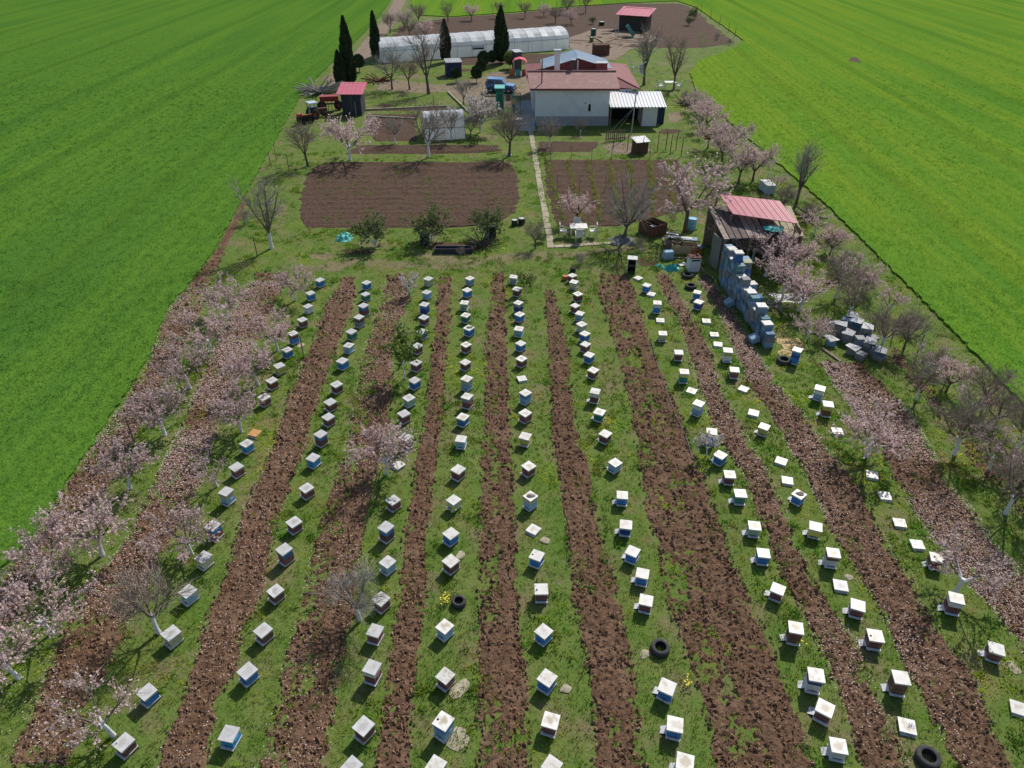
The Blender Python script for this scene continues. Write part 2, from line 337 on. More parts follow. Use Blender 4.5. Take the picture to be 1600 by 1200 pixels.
# ------------------------------------------------------------------ tilled strips: rows of (y, x_left, x_right) read off the photo
STRIPS = {
 'edge': [(300,382,392),(340,362,380),(400,330,350),(440,298,330),(480,268,320),(510,252,300),(560,236,280),(640,188,240),(664,170,222),(720,130,196),(762,103,172),(830,62,120),(880,22,80),(960,-30,30),(1100,-120,-60)],
 'petal_l': [(425,400,455),(460,378,440),(500,358,420),(560,328,388),(600,310,368),(640,296,350),(700,268,330),(750,244,318),(800,214,292),(850,196,268),(900,150,240),(950,118,215),(1000,88,190),(1060,70,165),(1120,45,140),(1200,10,105)],
 's1': [(432,536,556),(450,526,556),(475,506,555),(525,490,536),(600,456,510),(650,437,490),(700,425,479),(750,400,459),(800,379,442),(850,362,430),(900,350,417),(950,326,407),(975,317,387),(1050,298,370),(1100,280,342),(1150,258,335),(1200,237,324),(1240,215,318)],
 's2': [(428,605,637),(460,600,642),(500,586,630),(550,567,615),(600,560,617),(650,549,612),(700,540,605),(725,531,595),(750,522,587),(800,505,577),(850,490,570),(900,480,565),(950,470,561),(975,460,550),(1050,440,532),(1100,433,527),(1150,412,517),(1200,400,512),(1240,385,508)],
 's3': [(432,684,708),(500,679,707),(550,672,701),(600,667,697),(650,662,694),(700,653,688),(750,642,681),(800,636,675),(850,626,667),(900,621,669),(950,617,668),(1000,610,660),(1050,604,654),(1100,598,651),(1150,591,648),(1200,582,645),(1240,576,642)],
 's4': [(425,768,790),(500,760,792),(550,756,795),(600,757,797),(650,754,799),(700,751,802),(750,750,807),(800,747,809),(850,746,810),(900,744,810),(950,745,812),(1000,745,820),(1050,744,826),(1100,742,829),(1200,743,831),(1240,743,833)],
 's5': [(452,850,864),(500,852,880),(550,856,892),(600,856,895),(650,860,901),(700,860,910),(725,866,922),(750,872,927),(800,877,935),(850,885,945),(900,890,962),(950,895,972),(1000,907,985),(1050,916,998),(1100,924,998),(1150,927,1006),(1200,922,1013),(1240,924,1020)],
 's6': [(428,938,980),(460,934,996),(500,945,1008),(550,962,1023),(600,975,1042),(650,985,1068),(700,992,1080),(725,995,1092),(750,998,1105),(800,1010,1122),(850,1023,1140),(900,1033,1160),(950,1042,1178),(1000,1060,1207),(1050,1080,1222),(1100,1094,1242),(1150,1106,1260),(1200,1115,1272),(1240,1122,1282)],
 's7': [(428,1022,1045),(450,1031,1056),(500,1058,1086),(550,1074,1113),(600,1090,1124),(650,1106,1150),(700,1128,1175),(725,1150,1194),(750,1161,1206),(800,1178,1228),(850,1202,1244),(900,1217,1268),(950,1248,1300),(1000,1270,1336),(1050,1294,1356),(1100,1316,1381),(1150,1330,1401),(1200,1340,1424),(1240,1350,1440)],
 's8': [(436,1087,1110),(475,1116,1140),(525,1139,1170),(550,1150,1182),(600,1167,1214),(650,1205,1258),(700,1231,1290),(750,1262,1342),(800,1283,1362),(850,1307,1385),(900,1340,1422),(950,1372,1448),(1000,1395,1480),(1050,1414,1515),(1100,1440,1541),(1150,1468,1560),(1200,1497,1582),(1240,1520,1605)],
 'petal_r': [(566,1285,1345),(600,1300,1380),(650,1340,1425),(700,1376,1452),(750,1393,1478),(800,1427,1522),(850,1465,1552),(900,1497,1602),(950,1548,1640),(1000,1584,1682),(1060,1625,1730)],
 'far_r': [(540,1385,1402),(570,1400,1420),(600,1420,1448),(650,1460,1488),(700,1493,1530),(750,1542,1600),(800,1590,1650),(850,1630,1700)]}
STRIPS['s6_'] = None; del STRIPS['s6_']
def edges(name, y):
    r = np.array(STRIPS[name], float); return np.interp(y, r[:,0], r[:,1]), np.interp(y, r[:,0], r[:,2])
WEED = {'s1': .24, 's2': .36, 's3': .325, 's4': .36, 's5': .345, 's6': .31, 's7': .285, 's8': .275, 'far_r': .50, 'petal_l': .35, 'petal_r': .29, 'edge': .36}    # threshold of overgrown noise
def weedy(name, x, y, u, bias=0.0):
    """0..1 weed cover on a strip at world x,y (u across)"""
    w = WEED.get(name, .25)
    xr, yr = .8*x-.6*y, .6*x+.8*y; nz = .30*vnoise(xr, yr, .95, 3)+.28*vnoise(x, y, .33, 4)+.42*vnoise(xr, yr, .095, 5)
    if name == 's6': w = np.where((u < .55) & (u > .08), .435, .27)
    if name == 's4': w = np.where(u < .5, .395, .29)
    if name == 's2': w = np.where(u < .45, .44, .30)
    if name == 's5': w = np.where(u > .74, .39, .28)
    return nz < w+bias
def in_soil(x, y, rag=.12):
    px, py = pix(x, y); inside = np.zeros(len(x), bool)
    j = (vnoise(x, y, .35, 9)-.5)*2*rag
    for nme, r in STRIPS.items():
        a, b = edges(nme, py); wpx = (b-a); sc = (py+170)*.0495     # pixels per metre, roughly
        m = (py > r[0][0]) & (py < r[-1][0]) & (px > a+j*sc) & (px < b+j*sc)
        u = (px-a)/np.maximum(wpx, 1)
        inside |= m & ~weedy(nme, x, y, u)
    for nme, r in BEDS.items():
        q = np.array(r, float); a = np.interp(py, q[:,0], q[:,1]); b = np.interp(py, q[:,0], q[:,2])
        inside |= (py > r[0][0]) & (py < r[-1][0]) & (px > a) & (px < b)
    return inside
def in_any(x, y):
    px, py = pix(x, y); m = np.zeros(len(x), bool)
    for nme, r in STRIPS.items():
        a, b = edges(nme, py); m |= (py > r[0][0]) & (py < r[-1][0]) & (px > a) & (px < b)
    return m
BEDS = {
 'plot': [(252,520,795),(262,486,806),(280,474,814),(305,466,816),(335,465,806),(350,470,772),(358,480,690)],
 'vine': [(249,846,1060),(270,848,1078),(300,852,1085),(330,860,1066),(355,868,960)],
 'bed_a': [(226,560,782),(236,540,786),(242,535,700)],
 'bed_b': [(178,566,657),(200,572,655),(222,582,655)],
 'bed_c': [(220,838,942),(230,836,936),(239,835,925)],
 'bed_d': [(168,575,700),(174,572,712)],
 'back': [(5,985,1062),(10,905,1078),(22,790,1098),(28,690,1108),(40,618,1124),(55,606,1140),(62,606,1150),(68,893,1152),(76,905,1090)],
 'strip_gh': [(84,770,950),(92,715,910),(102,712,860)]}
def soil_grid(name, rows, mtl, kind, step=.085, amp=.05, furrow=0.0, lift=.02, fade=.18, seed=0):
    r = np.array(rows, float)
    Ys = [G(800, y).y for y in r[:,0]]
    y1, y0 = Ys[0], Ys[-1]                       # far, near
    st = np.maximum(step, 0); ys = []; y = y0
    while y < y1: ys.append(y); y += step*max(1, y/22)
    ys.append(y1); ys = np.array(ys)
    _, py = pix(np.zeros(len(ys)), ys)
    a = np.interp(py, r[:,0], r[:,1]); b = np.interp(py, r[:,0], r[:,2])
    ax, _ = GA(a, py); bx, _ = GA(b, py)
    n = int(min(160, max(8, np.median(bx-ax)/(step*max(1, np.median(ys)/24)))))
    u = np.linspace(0, 1, n+1)
    X = ax[:,None]*(1-u)+bx[:,None]*u; Y = np.repeat(ys[:,None], n+1, 1)
    rag = (vnoise(X, Y, .4, seed+5)-.5)*.34 + (vnoise(X, Y, .13, seed+6)-.5)*.16
    du = np.abs(u-.5)*2; X = X + rag*(du**3)
    jx = (NR.random(X.shape)-.5)*step*.5; X = X+jx; Y = Y+(NR.random(X.shape)-.5)*step*.5
    Z = (vnoise(X, Y, .28, seed)-.4)*amp + (vnoise(X, Y, .11, seed+1)-.5)*amp*1.2 + NR.normal(0, amp*.12, X.shape)
    if furrow: Z += np.sin(Y/furrow*2*np.pi + 2*vnoise(X, Y, 2.5, seed+2))*amp*.5
    W = (bx-ax)[:,None]
    if name in STRIPS: Z += np.sin(u[None]*W/.42*2*np.pi + 1.5*vnoise(X, Y, 3.0, seed+8))*amp*.30
    ed = np.minimum(u, 1-u)*W
    ee = np.minimum(ed, np.minimum(Y-y0, y1-Y))
    Z = Z+lift
    Z = np.maximum(Z, .006)*np.clip(ee/fade, 0, 1) - .035*(ee < fade*.5)
    if name in STRIPS:
        Z = np.where(weedy(name, X, Y, np.repeat(u[None], len(ys), 0), -.03) & (ee > 0), -.012, Z)
    V = np.stack([X, Y, Z], -1).reshape(-1, 3)
    i, j = np.meshgrid(np.arange(len(ys)-1), np.arange(n), indexing='ij'); k = (i*(n+1)+j).ravel()
    F = np.stack([k, k+1, k+n+2, k+n+1], 1)
    return link('soil_strip' if name in STRIPS else 'garden_bed', np_mesh('soil', V, F, [mtl], smooth=False))
for i, (nme, rows) in enumerate(STRIPS.items()):
    tag(soil_grid(nme, rows, M_soil, nme, step=.068, amp=.048, seed=i*17), kind='structure')
for i, (nme, rows) in enumerate(BEDS.items()):
    tag(soil_grid(nme, rows, M_soil2, nme, step=.14 if nme != 'back' else .22, amp=.06, furrow=.45 if nme in ('plot', 'vine') else 0, seed=300+i*13), kind='structure')

def flat_poly(name, pts, z, mtl, jit=.12, seed=0, step=.4):
    W = polyline_world(pts+[pts[0]], step, jit, seed)[:-1]
    loop = [Vector((p.x, p.y, z)) for p in W]; tris = tessellate_polygon([loop])
    me = bpy.data.meshes.new(name); me.from_pydata([tuple(v) for v in loop], [], [tuple(t) for t in tris]); me.materials.append(mtl)
    bm = bmesh.new(); bm.from_mesh(me); bmesh.ops.recalc_face_normals(bm, faces=bm.faces)
    for f in bm.faces:
        if f.normal.z < 0: f.normal_flip()
    bm.to_mesh(me); bm.free()
    return tag(link(name, me), kind='structure')
flat_poly('yard', [(584,133),(610,124),(690,133),(745,121),(770,112),(835,112),(835,172),(800,168),(757,172),(722,160),(700,143),(650,146),(590,140)], .008, M_drive, seed=4)
flat_poly('dirt_track', [(640,-14),(622,30),(590,70),(572,96),(545,125),(515,135),(505,122),(540,98),(568,66),(600,30),(622,-14)], .006, M_drive, seed=5)
flat_poly('work_yard', [(880,62),(930,45),(1000,46),(1030,60),(985,78),(960,95),(905,90)], .034, M_drive, seed=6)
flat_poly('dry_patch', [(940,228),(965,222),(1005,226),(1022,236),(1000,242),(955,240)], .006, M_drive, seed=7)
flat_poly('dry_patch', [(1040,178),(1060,174),(1066,188),(1050,192)], .006, M_drive, seed=8)
M_dry = mat('dry_grass', (.20,.165,.085), (.14,.13,.06), rough=.95, scale=1.5, detail=8, bump=.03, bscale=12, rnd=False)
flat_poly('worn_track', [(470,416),(560,404),(700,410),(800,396),(900,392),(985,386),(985,394),(900,402),(800,409),(700,422),(560,416),(470,428)], .004, M_dry, jit=.3, seed=9)
flat_poly('worn_track', [(640,398),(700,392),(770,402),(760,412),(690,410),(640,408)], .007, M_dry, jit=.3, seed=10)
rp = random.Random(77)
for k, (px, py, rx_, ry_) in enumerate([(600,165,16,4),(640,232,40,3),(760,214,22,4),(1050,205,18,6),(1080,262,16,8),(985,214,26,4),(560,300,10,12),(440,330,12,14),(900,380,30,5),(1010,410,18,8),(1095,340,12,10),(760,385,26,6),(560,392,30,6),(1150,320,14,8),(640,120,30,4),(720,110,24,3),(980,160,14,6),(1020,190,16,5),(1300,440,14,12),(1400,560,14,10),(500,400,22,8),(1290,570,16,8)]):
    q = [(px+rx_*math.cos(t)*rp.uniform(.55,1.15), py+ry_*math.sin(t)*rp.uniform(.55,1.15)) for t in np.linspace(0, 2*math.pi, 11, endpoint=False)]
    flat_poly('dry_patch', q[::-1], .0045, M_dry if k % 3 else M_soil2, jit=.18, seed=100+k, step=.35)
# concrete garden path laid in slabs
def path_slabs(a, b, w, n, seed):
    rr = random.Random(seed); A, B = G(*a), G(*b); d = (B-A); L = d.length; d.normalize(); s = Vector((-d.y, d.x, 0))
    root = link('garden_path', None); tag(root, kind='structure')
    for i in range(n):
        p = A + d*(L*(i+.03)/n); q = A + d*(L*(i+.97)/n); o = s*rr.uniform(-.03, .03); wz = w*rr.uniform(.92, 1.06)/2
        MB().slab([p-s*wz+o+Vector((0,0,.045)), p+s*wz+o+Vector((0,0,.045)), q+s*wz+o+Vector((0,0,.045)), q-s*wz+o+Vector((0,0,.045))][::-1], .06).build('path_slab', M_conc, root)
path_slabs((829,205), (861,388), .42, 26, 1)
path_slabs((866,386), (972,379), .35, 7, 2)

# ------------------------------------------------------------------ house
def Zq(px, py, z): return G(px, py, z)
def house():
    Yf = 68.3
    root = thing('farm_house', 'pale grey farmhouse with maroon tiled roofs and a blue-grey metal gable', 'house', (5.6, Yf, 0))
    def B(mb, name, m, par=root, smooth=False):
        o = mb.build(name, m, par, smooth)
        if par is root: o.matrix_parent_inverse = Matrix.Translation(-Vector(root.location))
        return o
    # front block
    xl, xr = 2.25, 8.95; zt = 3.25
    w = B(MB().box(((xl+xr)/2, Yf+2.3, zt/2), (xr-xl, 4.6, zt)), 'wall', M_plaster)
    B(MB().box(((xl+xr)/2, Yf-.03, .42), (xr-xl+.06, .1, .84)), 'plinth', M_plinth, w)
    n = B(MB().box((7.15, Yf-.012, 1.6), (.2, .03, .62)), 'wall_niche', M_dark, w)
    B(MB().box((6.75, Yf-.012, 2.0), (.1, .03, .1)), 'vent', M_dark, w)
    # front mono-pitch roof in strips of tile
    e0, e1 = Vector((1.62, Yf-.45, 3.32)), Vector((9.75, Yf-.45, 3.32)); r0, r1 = Vector((1.40, Yf+3.0, 4.12)), Vector((9.75, Yf+3.0, 4.12))
    rf = B(MB().slab([e0, e1, r1, r0], .14), 'roof', M_tile)
    B(MB().tube([e0+Vector((0,0,-.02)), e1+Vector((0,0,-.02))], .07, 6), 'gutter', M_tiledark, rf)
    B(MB().tube([r0+Vector((0,0,.02)), r1+Vector((0,0,.02))], .11, 6), 'ridge_cap', M_tile, rf)
    B(MB().slab([r0+Vector((0,.06,-.02)), r1+Vector((0,.06,-.02)), Vector((9.75, Yf+4.9, 3.3)), Vector((1.4, Yf+4.9, 3.3))], .12), 'rear_roof', M_tile)
    # rear main block with low hip roof
    y0, y1 = Yf+5.3, Yf+13.6; x0, x1 = 2.0, 11.4; ze = 2.7
    B(MB().box(((x0+x1)/2, (y0+y1)/2, ze/2), (x1-x0, y1-y0, ze)), 'wall', M_plaster)
    P = [Vector((x0-.6, y0-3.4, ze)), Vector((x1+.7, y0-3.0, ze)), Vector((x1+.9, y1+.6, ze)), Vector((x0-.6, y1+.6, ze))]
    P[0] = Vector((x0-.6, y0+.2, ze+.1))
    Q = [Vector((5.0, y0+1.2, 3.6)), Vector((8.9, y0+1.2, 3.6)), Vector((8.9, y1-3, 3.6)), Vector((5.0, y1-3, 3.6))]
    mb = MB().add(P+Q, [(0,1,5,4),(1,2,6,5),(2,3,7,6),(3,0,4,7),(4,5,6,7),(3,2,1,0)])
    rr = B(mb, 'roof', M_tiledark)
    B(MB().tube([P[1], Q[1]], .07, 5), 'hip_cap', M_tiledark, rr)
    # part of right wing in front of the rear block
    B(MB().box((10.3, y0-1.2, ze/2-.05), (2.2, 2.6, ze-.1)), 'wall', M_plaster)
    # blue grey metal gable roof
    za, zb = 4.8, 3.85; ya, yb = Yf+5.9, Yf+10.4; xm = 6.4
    for sx, xe in ((-1, 2.9), (1, 9.7)):
        q = [Vector((xm, ya, za)), Vector((xm, yb, za)), Vector((xe, yb, zb)), Vector((xe, ya, zb))]
        if sx > 0: q = q[::-1]
        s = B(MB().slab(q, .07), 'metal_roof', M_blueroof)
        for k in range(9):
            t = (k+.5)/9; a = Vector((xm, ya+(yb-ya)*t, za+.02)); b = Vector((xe, ya+(yb-ya)*t, zb+.02))
            B(MB().tube([a, b], .03, 4), 'roof_rib', M_blueroof, s)
    B(MB().prism([(3.3, ya+.3, 2.7), (9.3, ya+.3, 2.7), (9.3, ya+.3, zb+.0), (xm, ya+.3, za-.14), (3.3, ya+.3, zb+.0)], (0, .15, 0)), 'gable_wall', M_tiledark)
    B(MB().box((xm, ya+.2, 4.0), (.14, .14, 1.2)), 'gable_post', M_whitemetal)
    # chimneys
    c = B(MB().box((4.35, Yf+5.4, 4.3), (.5, .5, 2.4)), 'chimney', M_plaster); B(MB().box((4.35, Yf+5.4, 5.56), (.7, .7, .1)), 'chimney_cap', M_metal, c)
    c = B(MB().box((5.75, Yf+3.6, 4.2), (.32, .32, 1.6)), 'chimney', mat('soot_brick', (.12,.10,.09), (.07,.06,.055), scale=5)); B(MB().box((5.75, Yf+3.6, 5.04), (.44, .44, .07)), 'chimney_cap', M_metal, c)
    c = B(MB().box((8.6, Yf+5.3, 3.9), (1.05, .8, 1.1)), 'chimney', M_tiledark); B(MB().box((8.6, Yf+5.3, 4.49), (1.15, .9, .07)), 'chimney_cap', M_metal, c)
    B(MB().tube([(2.72, Yf+.7, 3.3), (2.72, Yf+.7, 5.6)], .06, 6), 'stove_pipe', M_rust)
    # corrugated annex
    ax0, ax1 = 9.0, 13.6
    B(MB().box((12.75, Yf+1.2, .92), (1.35, 2.8, 1.84)), 'annex_wall', M_whitemetal)
    B(MB().box((10.6, Yf+2.5, .95), (3.2, .15, 1.9)), 'annex_back_wall', M_dark)  # back wall coloured near-black to paint the shade under the annex roof
    for x in (9.12, 12.0): B(MB().box((x, Yf-.1, .86), (.12, .12, 1.72)), 'annex_post', M_wood)
    B(MB().box((10.55, Yf-.1, 1.68), (3.0, .1, .22)), 'annex_beam', M_plinth)
    ar = None; N = 17
    for k in range(N):
        xa = ax0-.05+(ax1+.55-ax0)*k/N; xb = ax0-.05+(ax1+.55-ax0)*(k+1)/N; xm2 = (xa+xb)/2
        f, b_ = Yf-.9, Yf+2.7; zf, zb2 = 1.86, 2.42
        mb = MB()
        for (p, q, h1, h2) in ((xa, xm2-.03, 0, 0), (xm2-.03, xm2, 0, .05), (xm2, xm2+.06, .05, .05), (xm2+.06, xm2+.09, .05, 0), (xm2+.09, xb, 0, 0)):
            mb.add([(p, f, zf+h1), (q, f, zf+h2), (q, b_, zb2+h2), (p, b_, zb2+h1)], [(0,1,2,3)])
        o = B(mb, 'roof_sheet', M_whitemetal)
    B(MB().box((14.0, Yf+1.2, .8), (.5, 1.4, 1.6)), 'annex_cupboard', mat('navy_door', (.03,.04,.12), (.02,.03,.08)))
    return root
house()

def simple_obj(name, label, cat, mb, m, group=None):
    return tag(mb.build(name, m), label, cat, group)

# concrete / stone porch left of the house
flat_poly('paved_yard', [(806,158),(836,156),(836,205),(800,203)], .012, M_plinth, jit=.05, seed=12)

# ------------------------------------------------------------------ greenhouses
def tunnel(label, A, B_, width, hside, htop, nb, name='polytunnel'):
    A = Vector((A[0], A[1], 0)); B_ = Vector((B_[0], B_[1], 0)); d = (B_-A); L = d.length; d.normalize(); s = Vector((-d.y, d.x, 0))
    if s.y < 0: s = -s
    rz = math.atan2(d.y, d.x)
    root = thing(name, label, 'greenhouse', A, rz)
    prof = [(0, 0), (.08, hside)]
    for i in range(1, 8):
        t = math.pi*i/8; prof.append((width/2-(width/2-.08)*math.cos(t), hside+(htop-hside)*math.sin(t)))
    prof += [(width-.08, hside), (width, 0)]
    rr = random.Random(5)
    for k in range(nb):
        xa, xb = L*k/nb+.02, L*(k+1)/nb-.02; xm = (xa+xb)/2
        mb = MB()
        for i in range(len(prof)-1):
            (y0, z0), (y1, z1) = prof[i], prof[i+1]; sag = .03 if 1 <= i <= 8 else .015
            cy, cz = width/2, hside*.5
            V = []
            for x, f in ((xa, 0), (xm, 1), (xb, 0)):
                for y, z in ((y0, z0), (y1, z1)):
                    V.append((x, y+(cy-y)*sag*f*rr.uniform(.5, 1.2), z+(cz-z)*sag*f*(z > 0)))
            mb.add(V, [(0,2,3,1),(2,4,5,3)])
        mb.build('film_panel', M_film, root)
    for k in range(nb+1):
        x = L*k/nb
        MB().tube([(x, y, z+.01) for y, z in prof],   .02, 4, cap=False).build('hoop', M_metal, root)
    for x in (0.0, L):
        MB().add([(x, y, z) for y, z in prof], [tuple(range(len(prof)))]).build('end_wall', M_film, root)
    MB().tube([(0, .08, hside), (L, .08, hside)], .03, 4).build('side_rail', M_steel, root)
    return root
t1 = tunnel('long white plastic polytunnel greenhouse standing behind the farmhouse', G(597,99), G(889,77), 5.2, 1.35, 2.55, 13)
MB().box((13.0, -.03, 1.1), (1.7, .08, .5)).build('vent_flap', M_whitemetal, t1); MB().box((13.0, -.09, .92), (1.5, .05, .16)).build('vent_gap', M_dark, t1)
t2 = tunnel('small white plastic greenhouse among the whitewashed garden trees', G(664,220), G(727,217), 2.6, 1.0, 2.2, 4)

# ------------------------------------------------------------------ sheds
def red_shed():
    root = thing('tool_shed', 'open wooden shed with pinkish red metal roof beside the stacked hive boxes', 'shed', G(1190,412))
    def B(mb, name, m, par=root):
        o = mb.build(name, m, par)
        if par is root: o.matrix_parent_inverse = Matrix.Translation(-Vector(root.location))
        return o
    a, b, c, d = G(1145,334,2.75), G(1247,349,2.75), G(1219,314,3.15), G(1123,303,3.15)
    n = 9; rs = None
    for k in range(n):
        t0, t1_ = k/n, (k+1)/n
        q = [a.lerp(b, t0+.004), a.lerp(b, t1_-.004), d.lerp(c, t1_-.004), d.lerp(c, t0+.004)]
        s = B(MB().slab(q, .04), 'roof_sheet', M_redroof)
        for f in (.15, .5, .85):
            B(MB().tube([q[0].lerp(q[1], f)+Vector((0,0,.0)), q[3].lerp(q[2], f)+Vector((0,0,.0))], .016, 4), 'roof_rib', M_redroof, s)
    e, f, g, h = G(1131,373,2.05), G(1257,369,2.05), G(1236,322,2.5), G(1105,322,2.5)
    mm = [mat('old_roof_board_pale', (.34,.27,.22), (.22,.17,.14), scale=4), mat('old_roof_board_dark', (.14,.10,.09), (.08,.06,.055), scale=4), mat('old_roof_board_straw', (.40,.36,.22), (.28,.25,.15), scale=4)]
    n = 13; rr = random.Random(3)
    for k in range(n):
        t0, t1_ = k/n, (k+1)/n; o = Vector((0,0,rr.uniform(-.03,.03)))
        q = [e.lerp(f, t0+.006)+o, e.lerp(f, t1_-.006)+o, h.lerp(g, t1_-.006)+o, h.lerp(g, t0+.006)+o]
        B(MB().slab(q, .04), 'roof_board', mm[0] if k in (0, 4, 5, 6) else (mm[1] if k in (1, 2, 3, 7, 8) else mm[2]))
    for p in (e, f, g, h, e.lerp(f, .33), e.lerp(f, .66), e.lerp(h, .5)):
        q = Vector((p.x, p.y, 0)); cc = (e+f+g+h)/4; dv = Vector((cc.x-p.x, cc.y-p.y, 0)).normalized()*.15
        B(MB().box((q.x+dv.x, q.y+dv.y, (p.z-.05)/2), (.12, .12, p.z-.05)), 'post', M_wood)
    for (p, q) in ((h, g), (g, f)):
        A, B2 = Vector((p.x, p.y, 0)), Vector((q.x, q.y, 0)); L = (B2-A).length; nb = int(L/.45)
        for k in range(nb):
            m_ = A.lerp(B2, (k+.5)/nb); cc = (e+f+g+h)/4; m_ += (Vector((cc.x, cc.y, 0))-m_).normalized()*.22
            hh = p.z-.12-rr.uniform(0, .05)
            B(MB().box((m_.x, m_.y, hh/2), (L/nb-.03, .04, hh), rz=math.atan2((B2-A).y, (B2-A).x)), 'wall_board', M_wood)
    p = e.lerp(h, .18); B(MB().box((p.x-.1, p.y, .95), (.06, 1.0, 1.9), rz=.2), 'wall_panel', mat('grey_green_panel', (.22,.23,.2), (.16,.17,.15)))
    for z in (3.15,):
        for (p, q) in ((a, d), (b, c)):
            for w in (p, q): B(MB().box((w.x*.995+.0, w.y, (2.1+w.z)/2-.05), (.09, .09, w.z-2.2)), 'roof_prop', M_wood)
    return root
red_shed()
tp = G(1209,361,2.2); 
mb = MB(); rr = random.Random(8)
pts = [(math.cos(t)*(.55+.15*math.sin(3*t)), math.sin(t)*(.5+.12*math.cos(2*t))) for t in np.linspace(0, 2*math.pi, 14, endpoint=False)]
mb.add([(x, y, .02+.12*rr.random()) for x, y in pts]+[(x*.5, y*.5, .18+.1*rr.random()) for x, y in pts]+[(0,0,.22)], [(i, (i+1)%14, 14+(i+1)%14, 14+i) for i in range(14)]+[(14+i, 14+(i+1)%14, 28) for i in range(14)])
o = simple_obj('tarpaulin', 'crumpled teal tarpaulin lying on the red-roofed shed lower roof', 'tarp', mb, M_teal); o.location = (tp.x, tp.y, 2.24)

def plank_shed(label, pA, pB, depth, h0, h1, roofm, wallm, name='garden_shed', nb=8, roof_over=.3, cat='shed'):
    """small mono-pitch shed: front base from pixel pA to pB"""
    A, B_ = G(*pA), G(*pB); d = B_-A; L = d.length; rz = math.atan2(d.y, d.x)
    root = thing(name, label, cat, A, rz)
    for k in range(nb):
        x = L*(k+.5)/nb; MB().box((x, .02, h0/2), (L/nb-.015, .04, h0)).build('wall_board', wallm, root)
        MB().box((x, depth-.02, h1/2), (L/nb-.015, .04, h1)).build('wall_board', wallm, root)
    nd = max(3, int(depth/(L/nb)))
    for k in range(nd):
        y = .05+(depth-.1)*(k+.5)/nd; hh = h0+(h1-h0)*y/depth-.03
        for x in (.02, L-.02): MB().box((x, y, hh/2), (.04, (depth-.1)/nd-.015, hh)).build('wall_board', wallm, root)
    q = [(-roof_over, -roof_over, h0+.03-(h1-h0)*roof_over/depth), (L+roof_over, -roof_over, h0+.03-(h1-h0)*roof_over/depth), (L+roof_over, depth+roof_over, h1+.06), (-roof_over, depth+roof_over, h1+.06)]
    r = MB().slab(q, .05).build('roof', roofm, root)
    for k in range(6):
        t = (k+.5)/6; a = Vector(q[0]).lerp(Vector(q[1]), t); b = Vector(q[3]).lerp(Vector(q[2]), t)
        MB().tube([a+Vector((0,0,.01)), b+Vector((0,0,.01))], .02, 4).build('roof_rib', roofm, r)
    return root
M_darkplank = mat('dark_plank', (.035,.04,.055), (.055,.055,.06), rough=.8, scale=4)
plank_shed('dark plank shed with red metal roof in front of the paired cypresses', (536,181), (566,181), 2.2, 2.1, 2.5, M_redroof, M_darkplank, roof_over=.35)
plank_shed('navy blue box shed with pale roof beside the clipped round bushes', (698,121), (722,120), 1.7, 1.6, 1.7, M_metal, mat('navy_board', (.04,.045,.13), (.03,.035,.09), rough=.7), roof_over=.06)
plank_shed('narrow grey cabin with white roof next to the red play shelter', (805,111), (815,110), .9, 2.1, 2.2, M_whitemetal, mat('grey_board', (.09,.085,.09), (.06,.06,.065)), nb=4, roof_over=.08)
plank_shed('open animal shelter with dark red roof on the far ploughed soil', (966,47), (1008,50), 3.0, 2.3, 2.9, M_redroof, mat('dark_brown_plank', (.07,.055,.045), (.04,.035,.03)), roof_over=.5)  # walls in plain dark brown plank
plank_shed('low rusty slatted pen behind the blue-grey house roof', (929,88), (952,87), 1.2, 1.3, 1.35, M_rust, M_rust, roof_over=.02, cat='pen', name='animal_pen')
plank_shed('small brown hutch with grey metal roof on the dry patch', (994,242), (1012,240), .9, 1.0, 1.15, M_metal, mat('hutch_plank', (.13,.075,.05), (.09,.05,.035)), nb=5, roof_over=.1, cat='hutch', name='animal_hutch')

